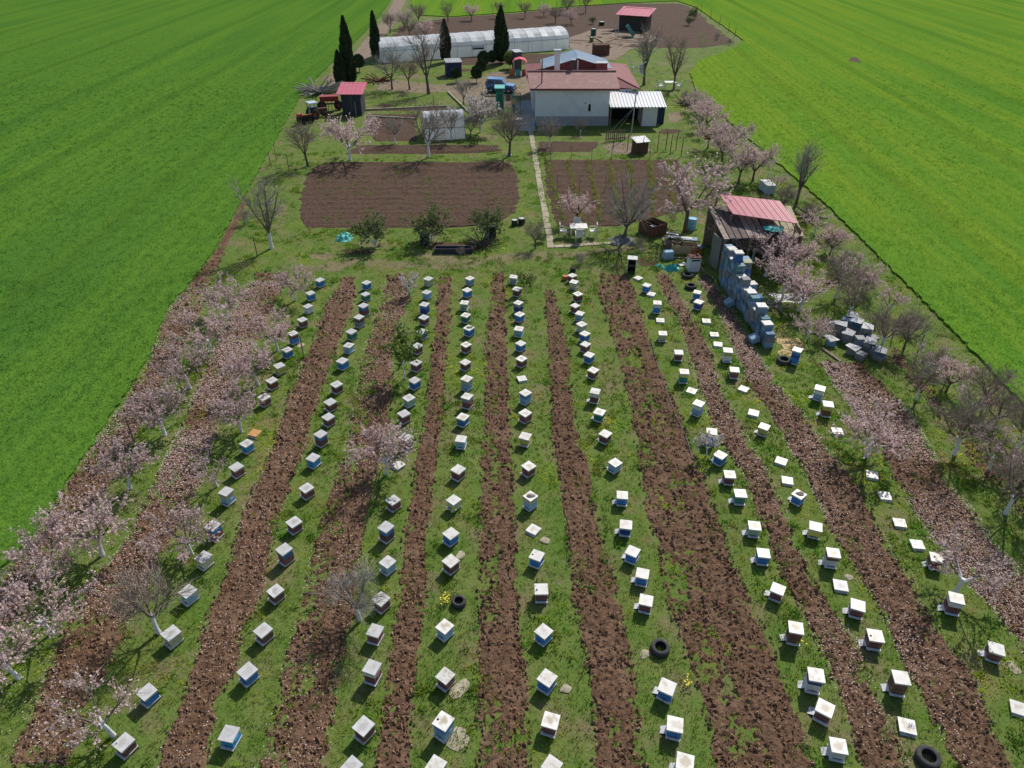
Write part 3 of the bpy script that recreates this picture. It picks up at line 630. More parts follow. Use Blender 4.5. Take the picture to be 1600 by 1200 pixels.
# ------------------------------------------------------------------ blue four-wheel drive car
def car(loc, rz):
    root = thing('parked_car', 'blue boxy four-wheel-drive car parked on the dirt yard', 'car', loc, rz)
    hw = .8
    low = [(-1.85,.35),(1.75,.35),(1.85,.55),(1.8,.95),(.75,1.05),(.7,1.08),(-1.85,1.08)]
    MB().prism([(x, -hw, z) for x, z in low], (0, 2*hw, 0)).build('body', M_carblue, root)
    cabp = [(-1.83,1.08),(.72,1.08),(.25,1.68),(-1.75,1.70)]
    cb = MB().add([(x, sy*(hw if z < 1.2 else hw-.1), z) for sy in (-1, 1) for x, z in cabp], [(0,1,2,3),(7,6,5,4),(1,5,6,2),(2,6,7,3),(3,7,4,0)]).build('cabin', M_carblue, root)
    MB().slab([(-1.78,-.7,1.74),(.27,-.7,1.72),(.27,.7,1.72),(-1.78,.7,1.74)], .05).build('roof', mat('car_roof_pale', (.12,.27,.50), (.10,.24,.46), rough=.3, spec=.6), root)
    MB().slab([(.80,-.72,1.075),(1.78,-.68,.975),(1.78,.68,.975),(.80,.72,1.075)], .02).build('bonnet', MATS['car_roof_pale'], root)
    for sy in (-1, 1):
        for xa, xb in ((-1.62,-.78), (-.62,.22)):
            V = [(xa, sy*(hw-.012), 1.16), (xb+.14*(xb > 0), sy*(hw-.012), 1.16), (xb-.1*(xb > 0), sy*(hw-.085), 1.58), (xa, sy*(hw-.085), 1.58)]
            MB().add([Vector(v)+Vector((0, sy*.02, 0)) for v in V], [(0,1,2,3)]).build('window', M_glass, cb)
        for x in (-1.2, 1.15):
            wv = MB().lathe([(.17,-.09),(.33,-.1),(.36,-.05),(.36,.05),(.33,.1),(.17,.09)], 16, (x, sy*(hw-.08), .36), axis='Y', closed=True).build('wheel', M_rubber, root, True)
            MB().lathe([(.0,-.06),(.17,-.085),(.17,.085),(.0,.06)], 12, (x, sy*(hw-.06), .36), axis='Y').build('rim', M_metal, wv)
            MB().lathe([(.37,-.07),(.45,-.06),(.45,.06),(.37,.07)], 16, (x, sy*(hw-.02), .38), axis='Y', closed=True).build('wheel_arch', M_black, root)
        MB().lathe([(0,-.03),(.09,-.02),(.09,.03)], 10, (1.85, sy*.55, .75), axis='X').build('headlight', M_whitemetal, root)
        MB().box((.55, sy*(hw+.1), 1.15), (.08, .16, .14)).build('mirror', M_black, root)
    MB().add([(.735,-.68,1.12),(.735,.68,1.12),(.30,.6,1.63),(.30,-.6,1.63)], [(0,1,2,3)]).build('windscreen', M_glass, cb)
    MB().box((1.9, 0, .48), (.16, 1.6, .2)).build('bumper', M_black, root)
    MB().box((-1.9, 0, .48), (.16, 1.6, .2)).build('bumper', M_black, root)
    MB().box((1.845, 0, .76), (.03, .8, .2)).build('grille', M_black, root)
    sp = MB().lathe([(.15,-.09),(.33,-.1),(.35,0),(.33,.1),(.15,.09)], 16, (-1.97, 0, 1.0), axis='X', closed=True).build('spare_wheel', M_rubber, root)
    return root
car(G(783,144), math.radians(-12)).scale = (.82,.82,.82)

# ------------------------------------------------------------------ beehives
HX, HY = .50, .50
def me_box(hh):
    mb = MB().box((0,0,hh/2), (.405,.405,hh))
    for sy in (-1, 1): mb.box((0, sy*.2125, hh*.68), (.20, .022, .05))
    for sx in (-1, 1): mb.box((sx*.2125, 0, hh*.68), (.022, .20, .05))
    return mb.mesh('hive_box', PAINT['b'])
ME_BOX = me_box(.30); ME_SUPER = me_box(.18)
def add_stain(m, col, amt):
    n = m.node_tree.nodes; l = m.node_tree.links; p = n['Principled BSDF']; src = p.inputs['Base Color'].links[0].from_socket
    tc = n.new('ShaderNodeTexCoord'); oi = n.new('ShaderNodeObjectInfo'); nz = n.new('ShaderNodeTexNoise'); nz.inputs['Scale'].default_value = 7
    mu = n.new('ShaderNodeMath'); mu.operation = 'MULTIPLY'; mu.inputs[1].default_value = 53; l.new(oi.outputs['Random'], mu.inputs[0])
    ad = n.new('ShaderNodeVectorMath'); ad.operation = 'ADD'; l.new(tc.outputs['Object'], ad.inputs[0]); l.new(mu.outputs[0], ad.inputs[1]); l.new(ad.outputs[0], nz.inputs['Vector'])
    ln = n.new('ShaderNodeVectorMath'); ln.operation = 'LENGTH'; l.new(tc.outputs['Object'], ln.inputs[0])
    ma = n.new('ShaderNodeMath'); ma.operation = 'MULTIPLY_ADD'; ma.inputs[1].default_value = -.34; l.new(nz.outputs['Fac'], ma.inputs[0]); l.new(ln.outputs['Value'], ma.inputs[2])
    mr = n.new('ShaderNodeMapRange'); mr.inputs[1].default_value = .03; mr.inputs[2].default_value = -.10; mr.inputs[4].default_value = amt; l.new(ma.outputs[0], mr.inputs[0])
    m2 = n.new('ShaderNodeMath'); m2.operation = 'MULTIPLY'; l.new(mr.outputs[0], m2.inputs[0]); l.new(oi.outputs['Random'], m2.inputs[1])
    mx = n.new('ShaderNodeMix'); mx.data_type = 'RGBA'; mx.inputs[7].default_value = (*col, 1); l.new(m2.outputs[0], mx.inputs[0]); l.new(src, mx.inputs[6]); l.new(mx.outputs[2], p.inputs['Base Color'])
add_stain(M_lid, (.40,.33,.22), .95); add_stain(M_lid_grey, (.30,.27,.22), .8)
ME_LIDRIM = MB().box((0,0,.035), (.455,.455,.07)).mesh('lid_rim', M_rim)
ME_SHEET = MB().box((0,0,.006), (.475,.475,.012)).box((0,.236,-.012), (.475,.004,.04)).box((0,-.236,-.012), (.475,.004,.04)).mesh('cover_sheet', M_lid)
ME_FLOOR = MB().box((0,-.03,.02), (.43,.50,.04)).mesh('floor_board', M_floor)
ME_STAND = MB().box((0,-.17,.04), (.40,.06,.08)).box((0,.17,.04), (.40,.06,.08)).box((-.17,0,.04), (.05,.28,.07)).box((.17,0,.04), (.05,.28,.07)).mesh('stand', M_wood)
ME_ENTR = MB().box((0,-.207,.022), (.26,.012,.022)).mesh('entrance', M_dark)
ME_RAMP = MB().box((-.30,0,.05), (.20,.26,.016), ry=-.42).mesh('landing_board', M_floor)
ME_VENT = MB().lathe([(.0,.004),(.035,.004),(.035,0)], 10).mesh('vent_hole', M_dark)
def img_yaw(px, py, z, slope):
    s = math.radians(slope); a = G(px-6*math.cos(s), py-6*math.sin(s), z); b = G(px+6*math.cos(s), py+6*math.sin(s), z)
    return math.atan2(b.y-a.y, b.x-a.x)
def colour_words(code):
    ws = [HC_[c][0] for c in code]
    if len(ws) == 1: return ws[0]
    if ws[0] == ws[1]: return 'two-box '+ws[0]
    return ws[1]+' over '+ws[0]
STONES = []
HIVES_XY = []
def hive(px, py, slope, code, lab, group, lid='w', ramp=False, extra='', tilt=0.0):
    flat = code.startswith('-')
    boxes = [] if flat else list(code)
    hb = sum(.30 if i == 0 else .18 for i in range(len(boxes)))
    z0 = .08 if not flat else 0.0
    zf = z0 + .04
    sc = .86*R.uniform(.965, 1.035); top = (zf + hb + .07 + .012)*sc
    rz = img_yaw(px, py, top, slope); p = G(px, py, top); HIVES_XY.append((p.x, p.y))
    root = thing('beehive', lab, 'beehive', (p.x, p.y, 0), rz, group); root.scale = (sc, sc, sc)
    if not flat: instance('stand', ME_STAND, root)
    f = instance('floor_board', ME_FLOOR, root, (0,0,z0))
    z = zf
    for i, c in enumerate(boxes):
        b = instance('hive_box', ME_BOX if i == 0 else ME_SUPER, root, (R.uniform(-.006,.006), R.uniform(-.006,.006), z), R.uniform(-.02,.02), PAINT[c])
        if i == 0: instance('entrance', ME_ENTR, b)
        z += .30 if i == 0 else .18
    l = instance('lid', ME_LIDRIM, root, (R.uniform(-.012,.012), R.uniform(-.012,.012), z), R.uniform(-.05,.05))
    l.rotation_euler.x = tilt
    s = instance('cover_sheet', ME_SHEET, l, (0,0,.07), 0, {'w': M_lid, 'g': M_lid_grey, 'o': M_lid_wood}[lid])
    if 'v' in extra: instance('vent_hole', ME_VENT, s, (-.16, -.04, .014))
    if ramp and not flat: instance('landing_board', ME_RAMP, root)
    if 's' in extra: STONES.append((p.x+.03, p.y+.02, top, lab))
    return root
# per row: pixel of lid centre, slope of the lid's front edge in the photo, box colours bottom to top, lid, extras
ROWS = [
('A', 'g', 36, [(499.5,437,20,'b'),(485,457.5,34,'b'),(481,478,28,'w'),(472.5,499,34,'m'),(457.5,520.5,34,'bm'),(448,546,26,'b'),(436,571,36,'y'),(424.5,594,32,'m'),(412.5,620,32,'m'),(397.5,676,14,'-o'),(385,692,28,'B'),(369.5,729,36,'m'),(352.5,767.5,24,'lc'),(332.5,821,22,'mb'),(317.5,870,32,'c'),(293,924,38,'l'),(267,989,38,'c'),(230,1080.5,38,'b'),(193,1159,36,'m')]),
('B', 'g', 36, [(572.5,441,20,'b'),(571,459,24,'g'),(567.5,477,22,'mb'),(560.5,495,22,'Gm'),(549,517.5,20,'g'),(544.5,539,16,'l'),(535,563,20,'b'),(525.5,600,30,'m'),(516,627.5,34,'m'),(512.5,651,32,'m'),(500.5,677.5,28,'mb'),(489,714.5,24,'B'),(479,762,36,'m'),(459,815,40,'m'),(444,858,36,'mb'),(430,922.5,38,'m'),(411,984,38,'m'),(386,1047.5,42,'b'),(357.5,1146,14,'B')]),
('C', 'g', 36, [(669,435,20,'c'),(667,456,18,'l'),(663,475,14,'db'),(662.5,495.5,20,'m'),(660,517.5,20,'b'),(652,540,26,'m'),(650,566,22,'m'),(647.5,594,28,'b'),(639,621,36,'p'),(631,646,38,'m'),(634,682.5,22,'mG'),(622.5,726,34,'-w'),(614.5,781,34,'m'),(603,823,32,'mb'),(605.5,878,36,'l'),(596,935.5,36,'m'),(585.5,985,16,'m'),(580.5,1042,18,'mw'),(568,1134,38,'m'),(550,1197,38,'m')]),
('D', 'w', 34, [(734,434.5,24,'l'),(730,452.5,26,'b'),(725.5,472.5,6,'p'),(727.5,492,16,'g'),(733,512,22,'b','s'),(728,538,28,'m'),(727,565.5,26,'m'),(729,591,20,'lp'),(730,619,16,'mG'),(723,651,20,'b'),(720.5,685.5,6,'l'),(715.5,733,28,'m'),(709,780.5,34,'c'),(704,833,36,'b'),(704.5,876,36,'m'),(695,979,38,'l'),(696,1055.5,36,'m'),(692.5,1126,34,'lb','v'),(681,1196,34,'l')]),
('E', 'w', 34, [(802.5,432,4,'G'),(808,451,16,'m'),(810,472.5,20,'dG'),(812,490.5,22,'b'),(811,513,8,'l'),(813.5,536,26,'b'),(815,560,28,'m'),(815.5,591,-8,'-w'),(821,613,28,'lb'),(821,645,32,'m'),(821,681,14,'y'),(826,727.5,36,'m'),(829,775,36,'lc','s'),(834,827,28,'-w'),(839,867.5,22,'b','v'),(846,920.5,0,'m','v'),(850,986,38,'b'),(855,1059,32,'b'),(860,1125,18,'m'),(862,1195,34,'m')]),
('F', 'w', 28, [(894.5,430,24,'m'),(897,440,14,'c'),(903,459,30,'m'),(899,477,24,'m'),(906,489,14,'l'),(909,506,30,'c'),(914,521,26,'b'),(915,537.5,24,'m'),(921,554,20,'b'),(927,578,22,'m'),(930,611,10,'mw'),(937,643,16,'g'),(946,677,24,'m'),(961,722.5,34,'l'),(972.5,773,4,'b'),(978,819,8,'d'),(989,861,22,'b'),(1004,896,12,'b'),(1010,937.5,14,'m'),(1043,1072.5,26,'b'),(1055,1131,14,'b'),(1071,1190,14,'m')]),
('G', 'w', 12, [(997.5,434,24,'-w'),(1011,445,16,'b'),(1027.5,472.5,4,'bw'),(1032,500,4,'-w'),(1035.5,520.5,2,'c'),(1060.5,550,4,'m'),(1069,580,4,'gy'),(1081,610,16,'-w'),(1092,630,22,'lw'),(1112.5,674,6,'bw'),(1126,710.5,28,'b'),(1140,740.5,4,'m'),(1157,770.5,4,'g'),(1179,821,6,'p'),(1193,864,6,'b'),(1216,919.5,22,'m'),(1244.5,980.5,10,'nm'),(1275,1054,12,'wd'),(1290,1106,28,'m'),(1311,1165,12,'w')]),
('H', 'w', 12, [(1090,456,10,'b'),(1092,471,18,'d'),(1104,501,4,'-w'),(1116,522,4,'-w'),(1122,537.5,6,'-w'),(1138,547,4,'wy'),(1148,577,4,'m'),(1162,607,20,'-w'),(1178,644.5,14,'-w'),(1194.5,666,20,'y'),(1221,720,18,'-w'),(1230,750,8,'-w'),(1249,772,28,'b','s'),(1275,822.5,14,'y'),(1302,863,8,'wm'),(1314,914,10,'-g'),(1341,945,14,'m'),(1368,993,8,'m','v'),(1408,1058.5,10,'nm'),(1418,1134,14,'-w','p')]),
('I', 'w', 14, [(1282,606,14,'lw'),(1294,631,8,'ny'),(1308,673,6,'-w'),(1362.5,741,12,'-w'),(1383,774,6,'-w'),(1405.5,816,6,'-w'),(1433,850,4,'-w'),(1464,871,10,'m'),(1494.5,934.5,12,'mw'),(1557,1013,18,'m'),(1593,1106,16,'-w')])]
NROW = len(ROWS)
for ri, (rn, dl, ds, hs) in enumerate(ROWS):
    for hi, h in enumerate(hs):
        px, py, sl, code = h[:4]; ex = h[4] if len(h) > 4 else ''
        lid = dl
        rowp = '%s row counted from the shed side' % ORD[NROW-ri]
        if code.startswith('-'):
            lid = code[1]
            lab = {'w': 'low white-lidded hive', 'g': 'low grey-lidded hive', 'o': 'low orange-lidded hive'}[lid] + ', %s from house end, %s' % (ORD[hi+1], rowp)
        else:
            lab = '%s beehive, %s from house end, %s' % (colour_words(code), ORD[hi+1], rowp)
        hive(px, py, sl, code, lab, 'beehives standing in rows on the grass', lid, ramp=(rn in 'FGH' and hi > 8) or (rn == 'I'), extra=ex)
def blob(rad, seed, flat=.6, sub=2):
    bm = bmesh.new(); bmesh.ops.create_icosphere(bm, subdivisions=sub, radius=1); rr = random.Random(seed)
    o = [rr.uniform(0, 9) for _ in range(6)]
    for v in bm.verts:
        c = v.co; k = 1+.16*math.sin(3*c.x+o[0])+.14*math.sin(4*c.y+o[1])+.12*math.sin(5*c.z+o[2])+rr.uniform(-.05,.05)
        v.co = Vector((c.x*k*rad[0], c.y*k*rad[1], max(-.4, c.z)*k*rad[2]))
    zmin = min(v.co.z for v in bm.verts)
    for v in bm.verts: v.co.z -= zmin
    me = bpy.data.meshes.new('blob'); bm.to_mesh(me); bm.free(); return me
for i, (x, y, z, lab) in enumerate(STONES):
    me = blob((.13,.10,.05), 40+i); me.materials.append(M_stone)
    tag(link('weight_stone', me, None, (x, y, z)), 'flat stone on the lid of the '+' '.join(lab.replace(',', '').split()[:5])+[' of row six',' of row five',' of row two'][min(i,2)], 'stone', 'stones on hive lids')
# ground slabs near hives
for i, (px, py, w, d, sl, lab) in enumerate([(720,868,.26,.26,20,'square pale slab on the grass above a maroon hive'),(852,845,.28,.24,24,'square pale slab beside the lone low white hive'),(718,1077,.42,.5,40,'broken pale slab leaning by a maroon hive in the middle rows'),
      (714,1155,.4,.62,60,'rounded long pale slab near the yellow-free blue hives'),(883,1077,.28,.24,-12,'small tan slab beside a blue hive'),(470,540,.3,.3,8,'pale tile lying near the maroon over blue hive'),(1008,1022,.22,.28,40,'pale chip of slab beside the old tyre'),
      (1326,902,.24,.2,10,'tan tile near the low grey lidded hive'),(1583,1043,.3,.4,50,'pale slab by the maroon hive next to the outer strip')]):
    p = G(px, py); me = blob((w*.6, d*.6, .03), 80+i, sub=2); me.materials.append(M_conc)
    if i == 3: lab = 'long rounded pale slab touching a light blue hive with vented lid'
    o = tag(link('stone_slab', me, None, (p.x, p.y, 0), img_yaw(px, py, 0, sl)), lab, 'slab')

# ------------------------------------------------------------------ wall of stacked empty hive boxes
M_oldblue = [mat('old_box_'+n, a, b, rough=.75, scale=5, detail=6, dirt=(.30,.28,.25), dscale=5, dlo=.5, dhi=.7, hue=.15) for n, a, b in (('blue', (.03,.14,.40), (.05,.17,.36)), ('light', (.24,.37,.50), (.17,.28,.40)), ('slate', (.08,.16,.28), (.12,.20,.30)), ('grey', (.27,.28,.29), (.20,.21,.22)), ('greenblue', (.09,.21,.25), (.12,.22,.24)))]
OLDN = ['blue', 'light blue', 'slate blue', 'grey', 'blue-green']
rs = random.Random(21)
sA, sB = G(1129,440), G(1199,541); nS = 15; dS = (sB-sA).normalized(); nrm = Vector((dS.y, -dS.x, 0)); nrm = nrm if nrm.x > 0 else -nrm
angS = math.atan2(dS.y, dS.x)
counts = [8,8,7,8,7,5,6,5,5,5,4,5,4,4,3]
def stack(base, n, lab, ang, jitter=.04):
    z = 0
    for k in range(n):
        hh, me = (.30, ME_BOX) if rs.random() < .75 else (.18, ME_SUPER)
        ci = rs.choice([0,1,1,1,2,3,3,4])
        o = instance('hive_box', me, None, (base.x+rs.uniform(-jitter,jitter), base.y+rs.uniform(-jitter,jitter), z), ang+rs.uniform(-.1,.1), M_oldblue[ci])
        tag(o, 'weathered %s empty hive box, %s up in the %s' % (OLDN[ci], ORD[k+1], lab), 'hive box', 'empty hive boxes stacked as a wall'); z += hh
    if rs.random() < .35: return
    m = [M_lid_grey, M_rim, M_lid_grey, mat('moldy_board', (.42,.42,.25), (.3,.3,.18), scale=6)][rs.randrange(4)]
    l = instance('spare_cover', ME_LIDRIM, None, (base.x+rs.uniform(-.03,.03), base.y+rs.uniform(-.03,.03), z), ang+rs.uniform(-.15,.15), m)
    tag(l, 'old cover topping the '+lab, 'cover', 'covers on the stacked hive boxes')
for i in range(nS):
    stack(sA.lerp(sB, i/(nS-1)), counts[i], '%s stack from the red-roofed shed' % ORD[i+1], angS)
for i, (t, n) in enumerate(((.13, 7), (.2, 6), (.36, 4), (.5, 3), (.62, 3))):
    stack(sA.lerp(sB, t)+nrm*.62, n, '%s rear stack behind the wall' % ORD[i+1], angS)
for i, (t, a) in enumerate(((.42, .5), (.95, .3))):
    p = sA.lerp(sB, t)-nrm*.55
    o = instance('hive_box', ME_BOX, None, (p.x, p.y, .09), angS+.2, M_oldblue[1]); o.rotation_euler.x = a
    o.location.z = .12
    tag(o, 'tipped light blue hive box leaning on the %s of the stacked wall' % ('middle' if i == 0 else 'low end'), 'hive box')

# heap of discarded boxes beyond the wall
hp = [(1308,525,3),(1318,512,2),(1322,534,2),(1334,520,3),(1340,540,2),(1350,530,3),(1356,548,2),(1366,556,2),(1372,562,2),(1330,552,1),(1345,560,1),(1296,538,1),(1328,506,2),(1360,540,2)]
for i, (px, py, n) in enumerate(hp):
    p = G(px, py); z = 0
    for k in range(n):
        ci = rs.choice([2,3,3,1,2,3]); o = instance('hive_box', ME_BOX if k == 0 else ME_SUPER, None, (p.x+rs.uniform(-.05,.05), p.y+rs.uniform(-.05,.05), z), rs.uniform(0, 3), M_oldblue[ci])
        tag(o, 'broken %s hive box, %s up, %s junk heap pile from the shed' % (OLDN[ci], ORD[k+1], ORD[i+1]), 'hive box', 'broken boxes in the heap'); z += .30 if k == 0 else .18
    if i % 3 != 1:
        q = [(-.30,-.26,.05),(.32,-.24,0),(.28,.25,.09),(-.28,.27,.02)]
        o = MB().slab([Vector(v) for v in q], .02).build('metal_sheet', [mat('dull_sheet', (.33,.34,.36), (.24,.25,.27), rough=.6, dirt=(.2,.15,.11), dscale=3), mat('pale_sheet', (.50,.51,.52), (.40,.41,.42), rough=.6, dirt=(.28,.22,.17), dscale=3)][i % 2]); o.location = (p.x, p.y, z+.03); o.rotation_euler.z = rs.uniform(0, 3)
        tag(o, 'bent grey sheet over the %s junk heap pile counted from the shed' % ORD[i+1], 'metal sheet')
for i, (pa, pb) in enumerate((((1284,545),(1314,566)),((1270,520),(1290,528)),((1300,502),(1314,506)))):
    A, B_ = G(*pa), G(*pb); d = B_-A
    o = MB().box((0,0,.05), (d.length,.16,.05)).build('plank', M_wood); o.location = (A+B_)/2; o.rotation_euler.z = math.atan2(d.y, d.x)
    tag(o, ['long grey plank lying in front of the junk heap', 'short grey plank among brushwood near the junk heap', 'pale board lying above the junk heap'][i], 'plank')

# ------------------------------------------------------------------ trees
def rand_unit(rr):
    v = Vector((rr.gauss(0,1), rr.gauss(0,1), rr.gauss(0,1))); return v.normalized()
def grow(rr, p, d, L, n, wob, up):
    pts = [Vector(p)]; d = Vector(d).normalized()
    for i in range(n):
        d = (d + rand_unit(rr)*wob + Vector((0,0,up))).normalized(); pts.append(pts[-1]+d*(L/n))
    return pts
def along(pts, t):
    f = t*(len(pts)-1); i = min(int(f), len(pts)-2); return pts[i].lerp(pts[i+1], f-i), (pts[i+1]-pts[i]).normalized()
def side_dir(rr, d, ang):
    u = d.orthogonal().normalized(); u.rotate(Matrix.Rotation(rr.uniform(0, 2*math.pi), 3, d)); return (d*math.cos(ang)+u*math.sin(ang)).normalized()
def tree_mesh(seed, trunk_h=.75, limbs=5, limb_len=1.5, limb_el=(38, 62), subs=8, sub_len=.8, twigs=9, twig_len=.42, blossoms=9, bsize=.045, tr=.075, up=.06, twr=.0065, leafy=None, lean=.08):
    """returns meshes: trunk (with limbs), crown (branches and twigs), blossom"""
    rr = random.Random(seed); T = MB(); C = MB(); bv = []
    top = grow(rr, (0,0,-.05), (rr.uniform(-lean,lean), rr.uniform(-lean,lean), 1), trunk_h+.05, 3, .06, .05)
    T.tube(top, [tr*1.35, tr, tr*.9, tr*.85], 8)
    a0 = rr.uniform(0, 6.28)
    for i in range(limbs):
        az = a0+2*math.pi*i/limbs+rr.uniform(-.3,.3); el = math.radians(rr.uniform(*limb_el)); L = limb_len*rr.uniform(.8,1.15)
        d = Vector((math.cos(az)*math.cos(el), math.sin(az)*math.cos(el), math.sin(el)))
        st, _ = along(top, rr.uniform(.8, 1.0))
        pts = grow(rr, st, d, L, 5, .13, up); r0 = tr*rr.uniform(.5,.65)
        T.tube(pts, [r0*(1-.72*k/5) for k in range(6)], 6)
        for s in range(subs):
            t = rr.uniform(.22, 1.0); p, dd = along(pts, t); sd = side_dir(rr, dd, math.radians(rr.uniform(25, 65)))
            if sd.z < -.1: sd.z *= -.5
            sl = sub_len*rr.uniform(.55, 1.15)*(1.15-.45*t)
            sp = grow(rr, p, sd, sl, 4, .16, up*.9); rr0 = .019*(1.1-.5*t)*tr/.075
            C.tube(sp, [rr0*(1-.65*k/4) for k in range(5)], 4, cap=False)
            for w in range(twigs):
                tt = rr.uniform(.1, 1.0); q, de = along(sp, tt); td = side_dir(rr, de, math.radians(rr.uniform(15, 60)))
                tl = twig_len*rr.uniform(.45, 1.2); tw = grow(rr, q, td, tl, 2, .18, up*1.2)
                C.tube(tw, [twr, twr*.8, twr*.45], 3, cap=False)
                cl = [rr.uniform(.1, 1.0) for _ in range(3)]
                for b in range(blossoms):
                    bp, bd = along(tw, min(1, max(0, cl[b % 3]+rr.gauss(0,.07)))); bp = bp+rand_unit(rr)*.022
                    n = rand_unit(rr); u = n.orthogonal().normalized()*bsize*rr.uniform(.28,.85); v = n.cross(u)
                    bv.append((bp-u-v*.8, bp+u-v, bp+u*.9+v, bp-u+v*.9))
    mt = T; mc = C
    tm = mt.mesh('trunk', [M_wash]); cm = mc.mesh('crown', [M_twig])
    bm_ = None
    if bv:
        V = np.array([[tuple(p) for p in q] for q in bv], np.float32).reshape(-1, 3); F = np.arange(len(V)).reshape(-1, 4)
        bm_ = np_mesh('blossom', V, F, [leafy or M_blossom])
    return tm, cm, bm_
PINK = [tree_mesh(100+i, trunk_h=.72+.08*(i % 3), limbs=5+i % 2, limb_len=1.65, limb_el=(30,58), up=.045, subs=9, sub_len=.95, twigs=9, twig_len=.5, blossoms=8, bsize=.045) for i in range(6)]
THIN = [tree_mesh(150+i, limbs=4, subs=7, twigs=8, blossoms=5, limb_len=1.5, limb_el=(30,58), up=.045, sub_len=.85) for i in range(3)]
BARE = [tree_mesh(200+i, trunk_h=.9, limbs=5+i % 2, limb_len=1.7, limb_el=(38,66), subs=10, sub_len=.95, twigs=12, twig_len=.6, blossoms=0, twr=.008, up=.07) for i in range(4)]
TALL = [tree_mesh(230+i, trunk_h=1.1, limbs=6, limb_len=2.4, limb_el=(55,80), subs=9, sub_len=1.1, twigs=9, twig_len=.6, blossoms=0, twr=.009, up=.10, tr=.1) for i in range(2)]
WHITE = [tree_mesh(260, trunk_h=.6, limbs=6, subs=9, twigs=8, blossoms=12, leafy=M_whiteblossom, bsize=.055), tree_mesh(261, trunk_h=.55, limbs=4, limb_len=.8, subs=6, sub_len=.45, twigs=6, twig_len=.3, blossoms=9, leafy=M_whiteblossom, tr=.03, bsize=.05)]
GREEN = [tree_mesh(280, trunk_h=.8, limbs=5, limb_len=1.3, limb_el=(50,78), subs=7, twigs=7, blossoms=9, leafy=M_leaf, tr=.035, bsize=.06)]
SHRUB = [tree_mesh(290+i, trunk_h=.15, limbs=9, limb_len=1.2, limb_el=(35,80), subs=7, sub_len=.6, twigs=8, twig_len=.35, blossoms=6, leafy=M_shrub, tr=.05, bsize=.05) for i in range(2)]
BRUSH = [tree_mesh(310+i, trunk_h=.1, limbs=9, limb_len=1.0, limb_el=(25,80), subs=7, sub_len=.6, twigs=8, twig_len=.4, blossoms=0, tr=.035, twr=.007) for i in range(2)]
# colours of the living parts belong to each kind; unwashed copies of the trunk meshes
def unwash(ms):
    out = []
    for t, c, b in ms:
        t2 = t.copy(); t2.materials[0] = M_bark; out.append((t2, c, b))
    return out
TREES_XY = []
def tree(ms, px, py, sc, lab, cat='tree', name='almond_tree', group=None, k=0, rz=None, sz=None, twig=None, lean=None):
    p = G(px, py); TREES_XY.append((p.x, p.y, sc))
    tm, cm, bm_ = ms[k % len(ms)]
    root = thing(name, lab, cat, (p.x, p.y, 0), R.uniform(0, 6.28) if rz is None else rz, group)
    sc *= 1.0; root.scale = (sc, sc, sz or sc)
    instance('trunk', tm, root); c = instance('crown', cm, root, None, 0, twig)
    if bm_: instance('blossom' if 'blossom' in bm_.materials[0].name else 'leaves', bm_, c)
    return root
gA = 'blossom trees along the dark green field'
for i, (px, py, sc) in enumerate([(357,497,1.0),(329,550,.88),(297,607,.9),(258,680,.95),(204,763,.8),(160,868,.98),(84,898,.85),(82,990,.9)]):
    tree(PINK, px, py, sc*.9, 'whitewashed pink blossom tree, %s from house end along the darker field' % ORD[i+1], group=gA, k=i)
for i, (px, py, sc) in enumerate([(30,1060,.8),(-25,1120,1.0)]):
    tree(THIN, px, py, sc, '%s sparse blossom tree after the dense ones along the darker crop field' % ('first' if i == 0 else 'second'), group=gA, k=i)
tree(TALL, 424,388,1.1,'tall grey bare tree with whitewashed trunk at the corner of the dug plot', name='fruit_tree', k=0, twig=M_twig_grey)
for i, (px, py, sc, kk) in enumerate([(462,470,.8,0),(434,548,.85,0),(404,602,.9,0),(377,675,.9,0),(340,760,.6,1),(300,866,.78,0),(249,990,.95,2),(178,1150,.95,1)]):
    ms = (PINK, THIN, BARE)[kk]
    nm = ('dense pink blossom tree', 'thin sparsely flowering tree', 'mostly bare spreading tree')[kk]
    tree(ms, px, py, sc*.88, nm+', %s from house end beside the ninth hive row' % ORD[i+1], group='trees between the petal strip and the hives', k=i+2)
# trees inside the hive rows
tree(WHITE, 641,462,.8,'small white blossom tree by the far end of the seventh hive row', k=1)
tree(GREEN, 633,592,.95,'green leafing young tree on the weedy strip among hives', name='young_tree', k=0)
tree(PINK, 604,742,.85,'pale pink blossom tree with whitewashed trunk next to a low white hive', k=3)
tree(BARE, 563,970,.72,'bare grey tree with forked whitewashed trunk between maroon hives', name='fruit_tree', k=1, twig=M_twig_grey)
tree(WHITE, 1104,712,.75,'spindly white blossom sapling in front of a white and blue hive', k=1)
tree(GREEN, 822,462,.55,'wispy green sapling at the far end of the fifth hive row', name='young_tree')
